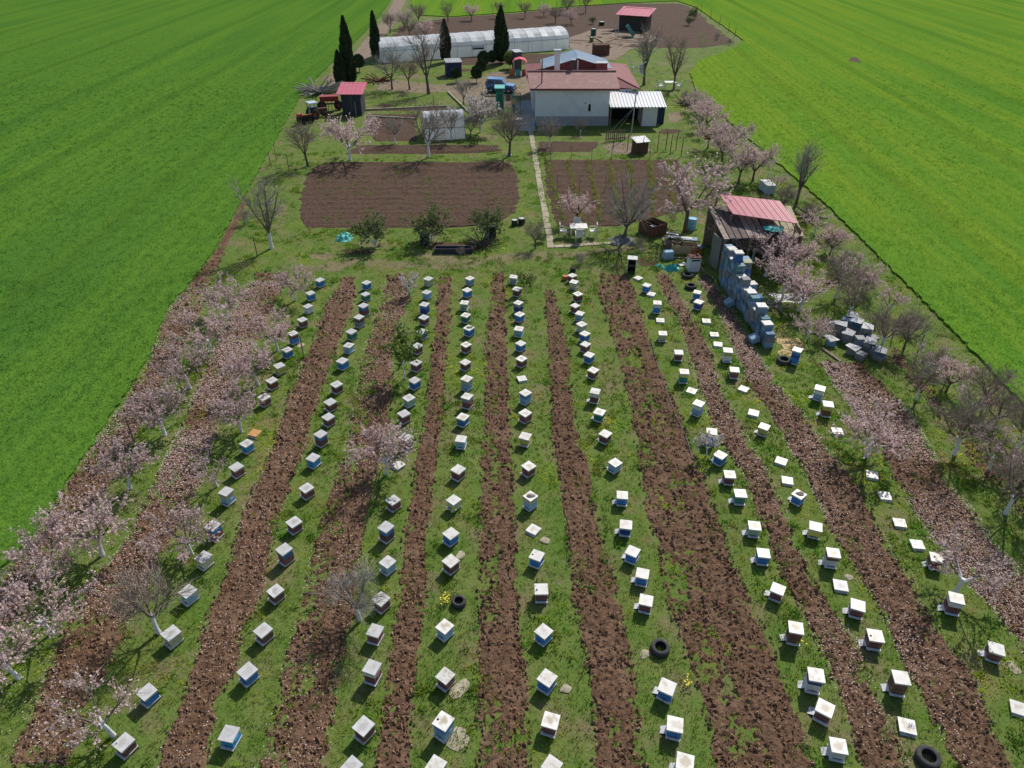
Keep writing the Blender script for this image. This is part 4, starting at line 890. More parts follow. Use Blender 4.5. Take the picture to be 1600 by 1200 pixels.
# right hand trees
for i, (px, py, sc, kk) in enumerate([(1352,714,.95,0),(1491,928,.9,1),(1571,803,.9,2),(1491,711,.9,2),(1431,626,.72,2),(1375,548,.85,2),(1325,497,.75,2),(1304,466,.9,2),(1535,640,.75,2),(1590,700,.8,2)]):
    ms = (PINK, THIN, BARE)[kk]
    nm = ['pink blossom tree on the petal strip beside low white hives','sparse tree shading a hive on the outermost row','dark bare tree by the outer brown strip past the hives','bare brown tree with whitewashed trunk midway along the outer strip','low bare tree above the outer petal strip','bare many-branched tree beside the junk heap','bare forked tree with pale trunk above the junk heap','dark leaning bare tree between shed and junk heap','twiggy bare tree beside the lighter crop field','scrubby bare tree beside the lighter crop field past the petal strip'][i]
    tree(ms, px, py, sc, nm, name='fruit_tree', k=i)
for i, (px, py, sc) in enumerate([(1150,395,.85),(1196,432,1.0),(1236,428,.95),(1222,468,.9),(1248,486,.85),(1262,530,.6),(1175,408,.8)]):
    tree(PINK, px, py, sc, ['pink blossom tree rising in front of the red-roofed shed corner','dense pink blossom tree behind the stacked hive boxes','dense pink blossom tree under the straw coloured shed roof','low pink blossom tree over the brushwood behind the hive box wall','pink blossom tree next to the pale scrap behind the hive box wall','small pink blossom tree by the brushwood before the junk heap','pink blossom tree squeezed between the shed and the tall hive stacks'][i], k=i+1, group='blossom trees around the shed')
PU = unwash(PINK); BU = unwash(BARE); TU = unwash(TALL)
for i, (px, py, sc) in enumerate([(1086,176,.8),(1104,205,.85),(1106,232,.75),(1128,255,.95),(1153,287,.9),(1176,283,.9),(1098,190,.8),(1140,235,.8)]):
    tree(PU, px, py, sc*1.2, 'dark-trunked blossom tree, %s in the hedge between house and lighter field' % ORD[i+1], k=i, group='blossom trees near the lighter field')
tree(TU, 1243,322,1.1,'tall pale bare tree leaning over the lighter crop field edge', name='fruit_tree', k=1, twig=M_twig_grey)
tree(PU, 1070,362,1.75,'large old blossom tree with thick dark trunk beside the dug vine plot', k=2)
tree(BU, 974,378,1.4,'bare grey tree on the dug vine plot edge behind a heap of stones', name='fruit_tree', k=3, twig=M_twig_grey)
tree(PU, 903,352,.85,'pink blossom tree above the white garden furniture', k=4)
tree(BU, 837,388,.6,'small bare tree beside the end of the concrete path', name='fruit_tree', k=0)
# garden trees
for i, (ms, px, py, sc, lab, kk) in enumerate([
  (BU,481,259,1.2,'dark bare tree by the crop field below the old tractor',0),(PINK,547,250,1.4,'pink blossom tree with pale trunk below the dark plank shed',1),
  (BARE,670,246,1.4,'bare tree with tall whitewashed trunk in front of the small greenhouse',2),(BARE,705,219,1.0,'bare whitewashed tree standing at the small greenhouse side',0),
  (BU,796,244,1.4,'dark stout bare tree beside the concrete path',1),(BARE,618,224,.8,'thin bare sapling with pale trunk on the tilled bed',3),
  (TU,670,147,1.55,'large bare walnut-like tree at the edge of the dirt yard',0),(BU,613,140,1.4,'bare tree near the dark plank shed and the yard',2),
  (BU,640,140,1.2,'bare tree beside the mossy bed by the yard',1),(BARE,858,230,.9,'small whitewashed bare tree on the bed below the house wall',1),
  (BARE,907,211,.5,'tiny whitewashed fruit tree against the pale house wall',2),(TU,1006,133,1.5,'bare tree behind the small wind turbine',1),
  (TU,1053,140,1.3,'leafless poplar-like tree by the white garden table',0),(BU,725,165,.9,'bare upright sapling at the yard corner',0),(BU,735,215,.7,'bare tree with yellowish trunk right of the small greenhouse',3)]):
    tree(ms, px, py, sc, lab, name='fruit_tree', k=kk, twig=M_twig_grey if i % 2 else None)
tree(WHITE, 750,207,1.4,'round white blossom tree between the yard and the small greenhouse', k=0)
tree(WHITE, 706,190,.6,'small white blossom tree behind the small greenhouse', k=0)
for i, (px, py, sc) in enumerate([(632,45,.9),(655,40,.9),(700,34,.75),(737,32,.75),(780,28,.7),(820,28,.7),(850,26,.7),(885,22,.85),(915,20,.8),(665,62,.8),(640,60,.85),(868,36,.7),(892,38,.75),(610,52,.8)]):
    tree(BU if i % 3 else PU, px, py, sc*1.3, '%s, %s behind the far ploughed soil counted from the track' % ('bare brown shrub tree' if i % 3 else 'pinkish shrub tree', ORD[i+1]), k=i, group='shrub trees at the back of the garden')
for i, (px, py, sc, kk) in enumerate([(1208,304,.8,0),(1222,330,.7,1),(1272,368,.85,0),(1296,398,.8,2),(1318,432,.8,0),(1345,462,.8,2),(1385,492,.8,0),(1412,545,.8,1),(1446,585,.75,0),(1478,612,.75,2),(1512,650,.8,0),(1552,672,.8,1),(1545,735,.85,0),(1592,762,.85,2)]):
    tree((THIN, BU, PU)[kk], px, py, sc*.85, '%s boundary tree, %s from the red-roofed shed along the lighter field' % (('sparsely flowering', 'bare brown', 'pale pink')[kk], ORD[i+1]), name='boundary_tree', k=i, group='small trees along the lighter field')
# shrubs
for i, (px, py, sc, lab) in enumerate([(587,386,1.2,'olive green bush beside the teal sheet below the dug plot'),(674,378,1.3,'olive green bush at the pit edge near the drums'),(764,374,1.2,'olive green bush above the pile of sticks'),(845,378,.4,'small green bush by the concrete path end'),
      (925,38,.7,'yellow-green bush on the far work yard'),(1083,30,1.1,'leafy green bush at the far corner of the ploughed soil'),(1077,40,.8,'second leafy bush by the far ploughed soil fence')]):
    tree(SHRUB, px, py, sc, lab, cat='bush', name='bush', k=i)
for i, (px, py, sc, lab) in enumerate([(1243,478,.6,'heap of cut brushwood behind the hive box wall'),(1283,528,.7,'tangle of cut branches left of the junk heap'),(905,413,.5,'brown brushwood clump at the hive row end'),(1000,392,.6,'brushwood heap beside the stone pile'),(1195,318,.5,'scrub by the pale metal trunk'),(1262,345,.9,'thicket of bare twigs behind the red-roofed shed'),(1230,312,.8,'hedge of bare scrub along the lighter crop field'),(1290,395,.9,'bare scrub right of the red-roofed shed'),(1320,420,.8,'bare scrub further along the lighter field edge'),(1350,455,.8,'bare scrub above the junk heap by the field'),(1420,520,.8,'bare scrub past the junk heap by the field'),(1070,158,.7,'dark scrub by the white garden table'),(1120,62,.6,'scrub along the far ploughed soil edge'),(1140,70,.5,'scrub at the tip of the far ploughed soil'),(1460,580,.8,'low bare scrub beside the outer brown strip'),(385,350,.7,'low scrub at the dark field edge near the tall grey tree'),(720,398,.35,'heap of dead stalks in the pit')]):
    tree(BRUSH, px, py, sc, lab, cat='brushwood', name='brushwood', k=i)

# cypresses and clipped bushes: thousands of small leaf faces in the crown's volume
def foliage(seed, n, shape, leaf, mtl, upward=.7):
    rg = np.random.default_rng(seed); P = shape(rg, n)
    d = rg.normal(size=(n, 3)); d[:, 2] = np.abs(d[:, 2])+upward*2; d[:, :2] *= .6; d /= np.linalg.norm(d, axis=1)[:, None]
    s = np.cross(d, rg.normal(size=(n, 3))); s /= np.linalg.norm(s, axis=1)[:, None]
    L = leaf*rg.uniform(.6, 1.4, n)[:, None]; W = L*.42
    V = np.stack([P-s*W, P+s*W, P+d*L*1.6], 1).reshape(-1, 3); F = np.arange(3*n).reshape(-1, 3)
    return np_mesh('leaves', V, F, [mtl])
def spindle(h, r, seed):
    def f(rg, n):
        z = rg.random(n)**1.1; prof = np.interp(z, [0,.04,.15,.4,.7,.9,1], [.35,.75,.95,1,.72,.33,.03])
        a = rg.random(n)*2*np.pi; lump = 1+.16*np.sin(3*a+9*z+seed)+.12*np.sin(7*a-14*z+seed)
        rr = r*prof*lump*np.sqrt(rg.uniform(.45, 1, n))
        return np.stack([rr*np.cos(a), rr*np.sin(a), .25+z*(h-.25)], 1)
    return f
for i, (px, py, ty, r, lab) in enumerate([(548,133,28,.62,'tallest dark cypress of the pair behind the red-roofed plank shed'),(534,138,82,.5,'shorter dark cypress touching the tallest one by the plank shed'),(589,96,20,.5,'slim dark cypress at the end of the long polytunnel by the track'),(697,97,33,.55,'brownish bare-tipped cypress in front of the long polytunnel'),(783,99,12,.75,'broad dark cypress in front of the polytunnel near the car')]):
    p = G(px, py); h = atY(px, ty, p.y).z
    root = thing('cypress_tree', lab, 'tree', p)
    MB().tube([(0,0,-.05),(0,0,h*.5),(0,0,h*.85)], [.12,.08,.02], 6).build('trunk', M_bark, root)
    link('crown', foliage(500+i, 9000, spindle(h, r*1.15, i), .17, M_cyp if i != 3 else mat('cypress_brownish', (.06,.055,.045), (.09,.08,.06), rough=.9)), root)
def ball(r):
    def f(rg, n):
        v = rg.normal(size=(n, 3)); v /= np.linalg.norm(v, axis=1)[:, None]; return v*(r*rg.uniform(.55, 1, n)**.5)[:, None]*np.array([1,1,1.1])+np.array([0,0,r+.45])
    return f
for i, (px, py, r, lab) in enumerate([(756,108,.75,'round clipped evergreen on a stem left of the broad cypress'),(769,103,.6,'smaller round clipped evergreen touching the broad cypress'),(745,129,.62,'low clipped evergreen ball beside the blue car'),(713,129,.5,'low evergreen mound before the navy box shed'),(752,118,.6,'spreading dark evergreen between the clipped ones'),(797,107,.7,'yellowish conical evergreen beside the narrow grey cabin'),(562,112,.7,'round dark evergreen behind the tallest cypress')]):
    p = G(px, py); root = thing('evergreen_bush', lab, 'bush', p)
    MB().tube([(0,0,-.03),(0,0,.9)], [.06,.03], 6).build('trunk', M_bark, root)
    link('crown', foliage(600+i, 2500, ball(r), .11, M_ever if i != 5 else M_shrub, .2), root)

# ------------------------------------------------------------------ garden clutter
def tyre(px, py, lab, r=.32, z=0.0, tilt=0.0):
    mb = MB().lathe([(.56*r, .02),(.62*r, 0),(.92*r, 0),(r, .05),(r, .15),(.92*r, .20),(.62*r, .20),(.56*r, .18),(.70*r, .12),(.70*r, .07)], 28, closed=True)
    o = mb.build('tyre', M_rubber, None, True); p = G(px, py); o.location = (p.x, p.y, z); o.rotation_euler.x = tilt
    return tag(o, lab, 'tyre')
tyre(717,944,'old tyre lying beside the yellow daffodils',.23); tyre(1031,1016,'old tyre lying alone on weedy soil between hives',.28); tyre(1448,1187,'old tyre beyond the low white lid with the purple mark',.30)
tyre(1074,433,'old tyre near the teal plastic bundle'); tyre(1079,450,'half hidden tyre behind a blue hive'); tyre(1224,566,'old tyre leaning beside the tall blue hive with bright sheet lid',.33)
hive(1246,546,16,'bdb','tall blue hive with bright sheet lid standing alone past the stacked wall','beehives standing in rows on the grass','w')
hive(1018,459,14,'-w','low white lid between two blue hives near the open-front hive','beehives standing in rows on the grass','w')

def crate(px, py, w, d, h, slope, m, lab, name, cat, boards=5, open_top=True, z=0.0, wall=.03):
    p = G(px, py); root = thing(name, lab, cat, (p.x, p.y, z), img_yaw(px, py, 0, slope))
    for k in range(boards):
        zz = h*(k+.5)/boards; t = h/boards-.012
        MB().box((0,-d/2,zz), (w,wall,t)).build('side_board', m, root); MB().box((0,d/2,zz), (w,wall,t)).build('side_board', m, root)
        MB().box((-w/2+wall/2+.002,0,zz), (wall,d-wall*1.2,t)).build('end_board', m, root); MB().box((w/2-wall/2-.002,0,zz), (wall,d-wall*1.2,t)).build('end_board', m, root)
    MB().box((0,0,h*.25 if open_top else h-.02), (w-2*wall-.01,d-2*wall-.01,.03)).build('floor', m, root)
    for sx in (-1,1):
        for sy in (-1,1): MB().box((sx*(w/2-.06), sy*(d/2-.06), h/2), (.06,.06,h)).build('corner_post', m, root)
    return root
tr = crate(1019,364,1.3,1.2,.75,24,M_rust,'rusty open trailer box holding pale boards on the grass','trailer_box','trailer',3)
for i, (x, y) in enumerate(((-.2,.15),(.25,-.1),(.05,.3))): 
    q = G(1019,364); o = MB().box((0,0,.02),(.5,.35,.04)).build('board', M_floor); o.location = (q.x+x, q.y+y, .215+i*.045); o.rotation_euler.z = .4*i
    tag(o, 'pale board lying in the rusty trailer box, %s from the bottom' % ORD[i+1], 'board')
crate(1068,394,1.5,.7,.55,4,M_woodlight,'open crate of pale timber among junk frames by the hive wall','timber_crate','crate',4)
crate(1052,389,.9,.5,.6,14,M_wood,'dark wooden frame box left of the pale timber crate','timber_crate','crate',4)
crate(1086,399,.5,.4,.5,30,M_orange,'small orange box next to the pale timber crate','timber_crate','crate',3)
crate(1043,404,.55,.35,.5,-6,mat('pale_blue_board',(.32,.47,.60),(.27,.40,.52)),'pale blue box standing in the grass before the junk frames','timber_crate','crate',3,open_top=False)
wm = G(1082,422); root = thing('old_cooler', 'white upright metal cooler with dark top beside the tyre', 'cooler', wm, img_yaw(1082,422,0,-4))
MB().box((0,0,.42),(.62,.55,.84)).build('body', M_whitemetal, root); MB().box((0,0,.87),(.66,.6,.06)).build('top', M_rust, root); MB().box((0,-.285,.72),(.5,.02,.08)).build('handle_panel', M_black, root)
for i, (px, py, L, w, sl, zt, m, lab) in enumerate([(1038,380,1.4,.14,70,.06,M_wood,'grey plank on edge beside the junk frames'),(1046,376,1.2,.3,30,.05,M_darkplank,'dark board lying behind the pale timber crate'),(1062,372,1.5,.35,5,.05,M_lid_grey,'pale board lying behind the junk frames'),
      (1078,374,.9,.5,4,.04,M_oldblue[1],'light blue panel lying near the barrel'),(1092,386,.7,.5,20,.04,M_oldblue[4],'blue-green panel at the foot of the tall hive stacks'),(1060,404,1.1,.12,2,.05,M_wood,'brown batten in front of the pale timber crate'),(1075,408,.6,.3,10,.04,M_rust,'rusty tray in front of the orange box'),
      (1096,420,1.0,.12,55,.05,M_wood,'dark batten beside the first tall hive stack'),(1104,436,.8,.5,40,.05,M_black,'black sheet on the ground by the tall hive stacks'),(1048,366,1.0,.2,10,.05,M_metal,'grey metal strip behind the thick dark tree'),(1066,414,.5,.35,-15,.05,M_lid_grey,'small white board by the upright cooler'),(1128,404,.4,.2,50,.05,M_rust,'rusty bar between stacks and shed')]):
    p = G(px, py); o = MB().box((0,0,0), (L, w, .035), rx=R.uniform(-.05,.05)).build('loose_board', m); o.location = (p.x, p.y, zt); o.rotation_euler.z = img_yaw(px, py, 0, sl); tag(o, lab, 'board')
root = thing('pale_chest', 'pale blue metal chest standing behind the red-roofed shed', 'chest', G(1197,300), img_yaw(1197,300,0,40))
MB().box((0,0,.35),(1.3,.6,.6)).build('body', mat('chest_blue',(.42,.52,.57),(.36,.45,.5)), root); MB().box((0,0,.68),(1.36,.66,.06)).build('lid', M_lid_grey, root); MB().box((0,0,.03),(1.1,.4,.06)).build('stand', M_wood, root)
root = thing('open_front_hive', 'white box hive with dark open front at the garden end', 'beehive', G(986,426), img_yaw(986,426,0,4))
MB().box((0,.2,.45),(.5,.04,.9)).build('back_panel', M_floor, root)
for sx in (-1,1): MB().box((sx*.235,0,.45),(.04,.36,.9)).build('side_panel', M_lid_grey, root)
MB().box((0,0,.92),(.56,.5,.04)).build('roof', M_lid_grey, root); MB().box((0,.02,.45),(.42,.3,.02)).build('shelf', M_wood, root); MB().box((0,.17,.45),(.42,.015,.86)).build('opening_shade_panel', M_dark, root)  # last panel is added near-black to paint the shade inside the open front

def crumple(px, py, w, d, h, m, lab, name='tarpaulin', cat='tarp', seed=1, z=0.0):
    rr = random.Random(seed); n = 9; V = []; 
    for i in range(n):
        for j in range(n):
            x = (i/(n-1)-.5)*w*(1+.15*math.sin(j+seed)); y = (j/(n-1)-.5)*d*(1+.2*math.sin(i*1.3+seed)); e = min(i, j, n-1-i, n-1-j)
            V.append((x, y, .012 if e == 0 else h*rr.uniform(.25,1)*(min(e,3)/3)))
    F = [(i*n+j, i*n+j+1, (i+1)*n+j+1, (i+1)*n+j) for i in range(n-1) for j in range(n-1)]
    p = G(px, py); o = MB().add(V, F).build(name, m); o.location = (p.x, p.y, z); return tag(o, lab, cat)
M_tealp = mat('pale_teal_sheet',(.16,.55,.47),(.10,.46,.40),rough=.5)
crumple(538,373,1.0,1.0,.5,M_tealp,'crumpled pale teal plastic sheet on the grass by a bush',seed=2)
crumple(1050,421,.95,.65,.4,M_teal,'teal plastic bundle lying on the grass near the tyre',seed=3)
crumple(1030,416,.5,.4,.15,M_tealp,'small scrap of pale teal plastic beside the teal bundle',seed=4)
crumple(742,189,2.0,.9,.7,mat('dark_green_tarp',(.03,.13,.10),(.02,.09,.07)),'dark green tarpaulin bundle under the white blossom tree',seed=5)
crumple(972,378,1.5,1.1,.55,mat('grey_tarp',(.22,.22,.21),(.15,.15,.15)),'grey sheeted heap at the end of the cross path',seed=6)
crumple(1232,466,1.6,1.0,.25,M_lid_grey,'crumpled pale scrap sheets under the blossom behind the hive wall',seed=7)
crumple(1316,506,1.4,.6,.25,M_lid_grey,'flattened pale sheet above the junk heap',seed=8)
crumple(1236,538,1.1,1.2,.10,mat('straw',(.50,.38,.17),(.38,.27,.12)),'scattered yellow straw litter beside the last stacked boxes','straw_heap','straw',seed=9)
crumple(1228,552,.7,.6,.10,MATS['straw'],'small straw litter patch by the leaning tyre','straw_heap','straw',seed=10)
crumple(708,386,3.0,1.3,.16,M_soil2,'heap of dug earth and dead stalks in the shallow pit','earth_heap','heap',seed=11)
crumple(795,243,.5,.4,.35,M_lid,'white sack dropped at the foot of the stout bare tree','sack','sack',seed=12)
crumple(1105,217,.6,.4,.4,M_orange,'orange bucket-like bundle under the hedge blossom','bundle','bundle',seed=13)
# pit trough and drums
p = G(709,394); root = thing('wooden_trough', 'long dark plank trough at the edge of the pit', 'trough', p, 0)
for y in (-.22,.22): MB().box((0,y,.16),(2.3,.05,.32)).build('side_board', M_darkplank, root)
for x in (-1.12,1.12): MB().box((x,0,.16),(.05,.39,.32)).build('end_board', M_darkplank, root)
MB().box((0,0,.04),(2.18,.38,.04)).build('bottom_board', M_darkplank, root)
def drum(px, py, r, h, m, lab, name='drum', cat='drum', lidm=None):
    root = thing(name, lab, cat, G(px, py))
    MB().lathe([(0,0),(r,0),(r*1.03,.03),(r,.06),(r,h*.33),(r*1.04,h*.35),(r,h*.37),(r,h*.66),(r*1.04,h*.68),(r,h*.70),(r,h-.05),(r*1.03,h-.02),(r*.96,h),(r*.94,h-.04),(0,h-.04)], 18).build('shell', m, root, True)
    MB().lathe([(0,h-.015),(r*.9,h-.02),(r*.9,h-.035)], 18).build('lid', lidm or M_lid_grey, root)
    return root
drum(664,382,.3,.8,M_black,'black drum with pale lid beside the bush at the pit'); drum(768,372,.3,.85,M_black,'dark drum with pale top above the pile of sticks'); drum(804,352,.2,.4,M_ever,'small dark green can on the grass by the plot'); drum(815,350,.22,.42,M_black,'small dark drum with white top by the plot')
drum(1080,358,.28,.75,mat('light_blue_plastic',(.25,.50,.66),(.2,.44,.6),rough=.4),'light blue plastic barrel behind the thick dark tree trunk','barrel','barrel',MATS['light_blue_plastic'])
drum(883,437,.16,.26,M_orange,'orange bucket beside the first hive of the fourth row','bucket','bucket',M_orange); drum(895,425,.16,.28,M_black,'black bucket behind the first hive of the fourth row','bucket','bucket',M_dark)
# stick pile and wood pile: every pole its own part
def sticks(px, py, n, L, r, lab, seed, name='stick_pile', lean=.9, m=None):
    rr = random.Random(seed); root = thing(name, lab, 'wood pile', G(px, py))
    for i in range(n):
        a = rr.uniform(0, 6.28); el = rr.uniform(.05, lean); l = L*rr.uniform(.6,1.1); c = Vector((rr.uniform(-.6,.6)*L*.4, rr.uniform(-.5,.5)*L*.35, 0)); d = Vector((math.cos(a)*math.cos(el), math.sin(a)*math.cos(el), math.sin(el)))
        MB().tube([c+Vector((0,0,r)), c+d*l*.5+Vector((0,0,r+.03)), c+d*l+Vector((0,0,r))], [r*rr.uniform(.8,1.2), r, r*.7], 5).build('pole', m or M_wood, root)
sticks(752,385,26,1.5,.03,'pile of dark sticks leaning at the pit corner',31,m=M_bark)
sticks(500,146,60,2.6,.07,'large heap of cut logs and branches by the crop field',32,'log_pile',.5,M_twig_grey)
sticks(590,128,30,1.8,.06,'brown stacked firewood behind the cypress pair',33,'log_pile',.4,M_rust)
sticks(1075,166,25,1.6,.05,'dark heap of poles beside the hedge near the white table',34,'log_pile',.6,M_bark)
sticks(1262,340,18,1.6,.05,'loose poles stacked behind the red-roofed shed',35,'log_pile',.7,M_wood)
sticks(1210,480,22,1.2,.02,'loose grey twigs on the grass behind the low hive stacks',36,'stick_pile',.35,M_twig_grey)
# garden table and chairs
def table_set(px, py, lab_t, lab_c, m, sc=1.0, nch=4):
    p = G(px, py); root = thing('garden_table', lab_t, 'table', p)
    MB().box((0,0,.72*sc),(1.1*sc,.8*sc,.04)).build('table_top', m, root)
    for sx in (-1,1):
        for sy in (-1,1): MB().box((sx*.45*sc, sy*.3*sc, .35*sc),(.05,.05,.7*sc)).build('leg', m, root)
    for i in range(nch):
        a = [math.pi, 0, -math.pi/2, math.pi/2][i]; q = p+Vector((math.cos(a)*.95*sc, math.sin(a)*.8*sc, 0))
        c = thing('garden_chair', lab_c+[' on the crop field side',' on the hive wall side',' facing the house',' backing the house'][i], 'chair', q, a-math.pi/2, 'chairs round a garden table')
        MB().box((0,0,.44),(.46,.46,.04)).build('seat', m, c); MB().box((0,.22,.68),(.46,.04,.46)).build('backrest', m, c)
        for sx in (-1,1):
            MB().box((sx*.23,0,.62),(.04,.44,.03)).build('armrest', m, c)
            for sy in (-1,1): MB().box((sx*.2, sy*.2, .21),(.04,.04,.42)).build('leg', m, c)
table_set(903,370,'white plastic garden table below the pink blossom tree','white plastic chair below the pink blossom tree',M_lid)
table_set(1046,140,'white garden table under the leafless tree near the house','white chair by the table under the leafless tree',M_whitemetal,1.1,2)
# wind turbine
p = G(985,143); root = thing('wind_turbine', 'small three-bladed white wind turbine on a mast beside the house roof', 'wind turbine', p)
hub = atY(993.5,105.5,p.y); off = hub-p
MB().tube([(0,0,0),(0,0,off.z-.1)], [.06,.04], 8).build('mast', M_whitemetal, root)
hb = Vector((0,-.15,off.z)); MB().lathe([(0,-.35),(.1,-.3),(.14,0),(.1,.35),(0,.5)], 10, hb, axis='Y').build('hub', M_whitemetal, root)
for k, a in enumerate((118, 25, -30)):
    a = math.radians(a); d = Vector((math.cos(a),0,math.sin(a))); s = Vector((-d.z,0,d.x)); L = 1.5
    MB().prism([hb+d*.08-s*.05+Vector((0,-.2,0)), hb+d*.08+s*.05+Vector((0,-.2,0)), hb+d*L+s*.03+Vector((0,-.2,0)), hb+d*L-s*.06+Vector((0,-.2,0))], (0,.03,0)).build('blade', M_whitemetal, root)
MB().tube([hb+Vector((0,.3,0)), hb+Vector((1.0,.5,-.2))], .025, 5).build('tail_boom', M_steel, root)
MB().prism([hb+Vector((.8,.5,.15)), hb+Vector((1.25,.5,.25)), hb+Vector((1.3,.5,-.5)), hb+Vector((1.1,.5,-.9)), hb+Vector((.85,.5,-.4))], (0,.02,0)).build('tail_vane', M_metal, root)
# utility pole with stays
p = G(986,211); root = thing('mast_pole', 'thin grey metal pole with stay wires in front of the annex roof', 'pole', p)
zt = atY(990,138,p.y).z
MB().tube([(0,0,0),(.12,0,zt)], [.06,.05], 8).build('pole', M_metal, root)
MB().tube([(.1,0,zt*.62),(-2.2,-.2,0)], .02, 4).build('stay', M_steel, root); MB().tube([(.1,0,zt*.62),(-1.2,.8,0)], .02, 4).build('stay', M_steel, root)
# picket pallet fence
A, B_ = G(945,221), G(977,218); d = B_-A; L = d.length; root = thing('pallet_fence', 'short grey picket pallet standing below the annex', 'fence', A, math.atan2(d.y, d.x))
for k in range(10): MB().box((L*(k+.5)/10, -.03, .45),(.08,.025,.9)).build('picket', M_wood, root)
for z in (.2,.75): MB().box((L/2,0,z),(L,.03,.08)).build('rail', M_wood, root)
# fence posts with rails and lines in the garden
def posts(pix_, h, lab, m=M_steel, r=.035, grp='posts'):
    for i, (px, py) in enumerate(pix_):
        o = MB().tube([(0,0,-.03),(0,0,h*.6),(R.uniform(-.05,.05),R.uniform(-.05,.05),h)], [r,r*.95,r*.85], 6).build('fence_post', m); q = G(px,py); o.location = (q.x,q.y,0)
        tag(o, lab % ORD[i+1], 'post', grp)
posts([(557,183),(617,176),(650,173),(678,172)],1.5,'grey garden post, %s from the dark plank shed along the upper bed',M_steel,grp='posts by the upper bed')
posts([(958,233),(980,236),(1003,245),(1027,236),(1040,234),(1056,234),(1064,245),(1047,240)],1.6,'rusty iron post, %s from the hutch side of the dry patch',M_rust,grp='iron posts round the dry patch')
posts([(860,250),(892,252),(924,254),(955,252),(985,250),(1015,250),(870,300),(905,300),(945,300),(985,300),(1025,300)],1.3,'thin grey vine stake, %s on the dug vine plot',M_wood,.025,'vine stakes')
posts([(700,30),(730,28),(770,25),(830,20),(870,16),(905,12),(1095,20),(1110,30),(1124,40),(1138,50),(1148,58)],1.4,'boundary post, %s along the far edge of the ploughed soil',M_wood,.04,'far boundary posts')
posts([(432,205),(424,262),(402,400),(452,268),(432,250),(210,690),(222,660),(475,560)],1.3,'thin grey stake, %s along the darker crop field edge',M_wood,.03,'stakes by the darker field')
posts([(1430,560),(1472,610),(1515,660),(1262,420),(1335,470),(1395,525)],1.3,'grey boundary stake, %s along the lighter crop field edge',M_wood,.03,'stakes by the lighter field')
for i, (pa, pb, lab) in enumerate((((568,173),(700,167),'long pale edging beam along the upper garden bed'),((700,145),(733,177),'pale diagonal beam edging the dirt yard'),((652,187),(575,183),'thin pale edging board by the tilled bed'),((757,151),(778,151),'short pale beam near the blue car'),((930,60),(955,75),'pale plank lying on the far work yard'),((950,66),(965,60),'pale board lying near the far animal shelter'),((875,72),(890,72),'dark beam at the polytunnel end'))):
    A, B_ = G(*pa), G(*pb); d = B_-A
    o = MB().box((0,0,.09),(d.length,.14,.16)).build('edging_beam', M_conc if i < 4 else M_woodlight); o.location = (A+B_)/2+Vector((0,0,.0 if i < 4 else .04)); o.rotation_euler.z = math.atan2(d.y, d.x); tag(o, lab, 'beam')
# green netted pen with washing
M_net = mat('green_net', (.03,.16,.11), (.025,.12,.09), rough=.8)
for i, (pa, pb) in enumerate((((776,178),(786,177)),((787,180),(800,179)),((801,178),(813,177)))):
    A, B_ = G(*pa), G(*pb); d = B_-A; L = d.length; root = thing('net_panel', 'green netted fence panel, %s from the car side of the pen' % ORD[i+1], 'fence panel', A, math.atan2(d.y, d.x))
    for x in (0, L): MB().box((x,0,.95),(.06,.06,1.9)).build('post', M_teal if x == 0 else M_net, root)
    for z in (.05, 1.85): MB().box((L/2,0,z),(L-.06,.04,.05)).build('rail', M_net, root)
    mb = MB()
    for k in range(1, 10): mb.box((L*k/10, 0, .95),(.02,.012,1.74))
    for k in range(1, 14): mb.box((L/2, .008, .08+1.74*k/14),(L-.07,.008,.016))
    mb.build('net', M_net, root)
for i, (px, py, m) in enumerate(((788,152,M_whiteblossom),(794,153,M_red),(798,152,M_petal),(803,158,M_woodlight))):
    q = G(px, py+22); z = atY(px, py, q.y).z
    mb = MB().slab([(-.18,0,.0),(.18,.02,.0),(.2,.03,-.01),(-.2,.03,-.02)], .55); o = mb.build('washing', m); o.location = (q.x, q.y, z+.25); tag(o, ['white','red','pink','pale yellow'][i]+' cloth hanging above the netted pen', 'cloth')
A, B_ = G(784,174), G(806,180); o = MB().tube([A+Vector((0,0,2.15)), B_+Vector((0,0,2.15))], .012, 4).build('washing_line', M_steel); tag(o, 'washing line strung over the netted pen', 'line')
root = thing('teal_cabin_roof', 'small green-roofed cabinet behind the netted pen', 'cabinet', G(781,170)); MB().box((0,0,1.0),(.8,.7,2.0)).build('body', M_net, root); MB().slab([(-.5,-.45,2.05),(.5,-.45,2.05),(.5,.45,2.2),(-.5,.45,2.2)], .06).build('roof', M_tealp, root)
# play shelter
root = thing('play_shelter', 'red canopied play shelter with orange and green panels beside the house', 'shelter', G(812,117))
for x in (-.7,.7):
    for y in (-.5,.5): MB().tube([(x,y,0),(x,y,1.5)], .04, 6).build('post', M_whitemetal, root)
mb = MB(); pr = [(-.85,1.45),(-.6,1.75),(0,1.9),(.6,1.75),(.85,1.45)]
for (a, b) in zip(pr, pr[1:]): mb.slab([(a[0],-.65,a[1]),(b[0],-.65,b[1]),(b[0],.65,b[1]),(a[0],.65,a[1])], .03)
mb.build('canopy', mat('pinkish_red',(.70,.12,.16),(.6,.1,.13)), root); MB().box((-.9,-.6,.4),(.7,.08,.8)).build('side_panel', M_orange, root); MB().box((-.2,-.65,.35),(.6,.08,.7)).build('side_panel', M_teal, root); MB().box((.5,-.6,.35),(.5,.08,.7)).build('side_panel', M_red, root)
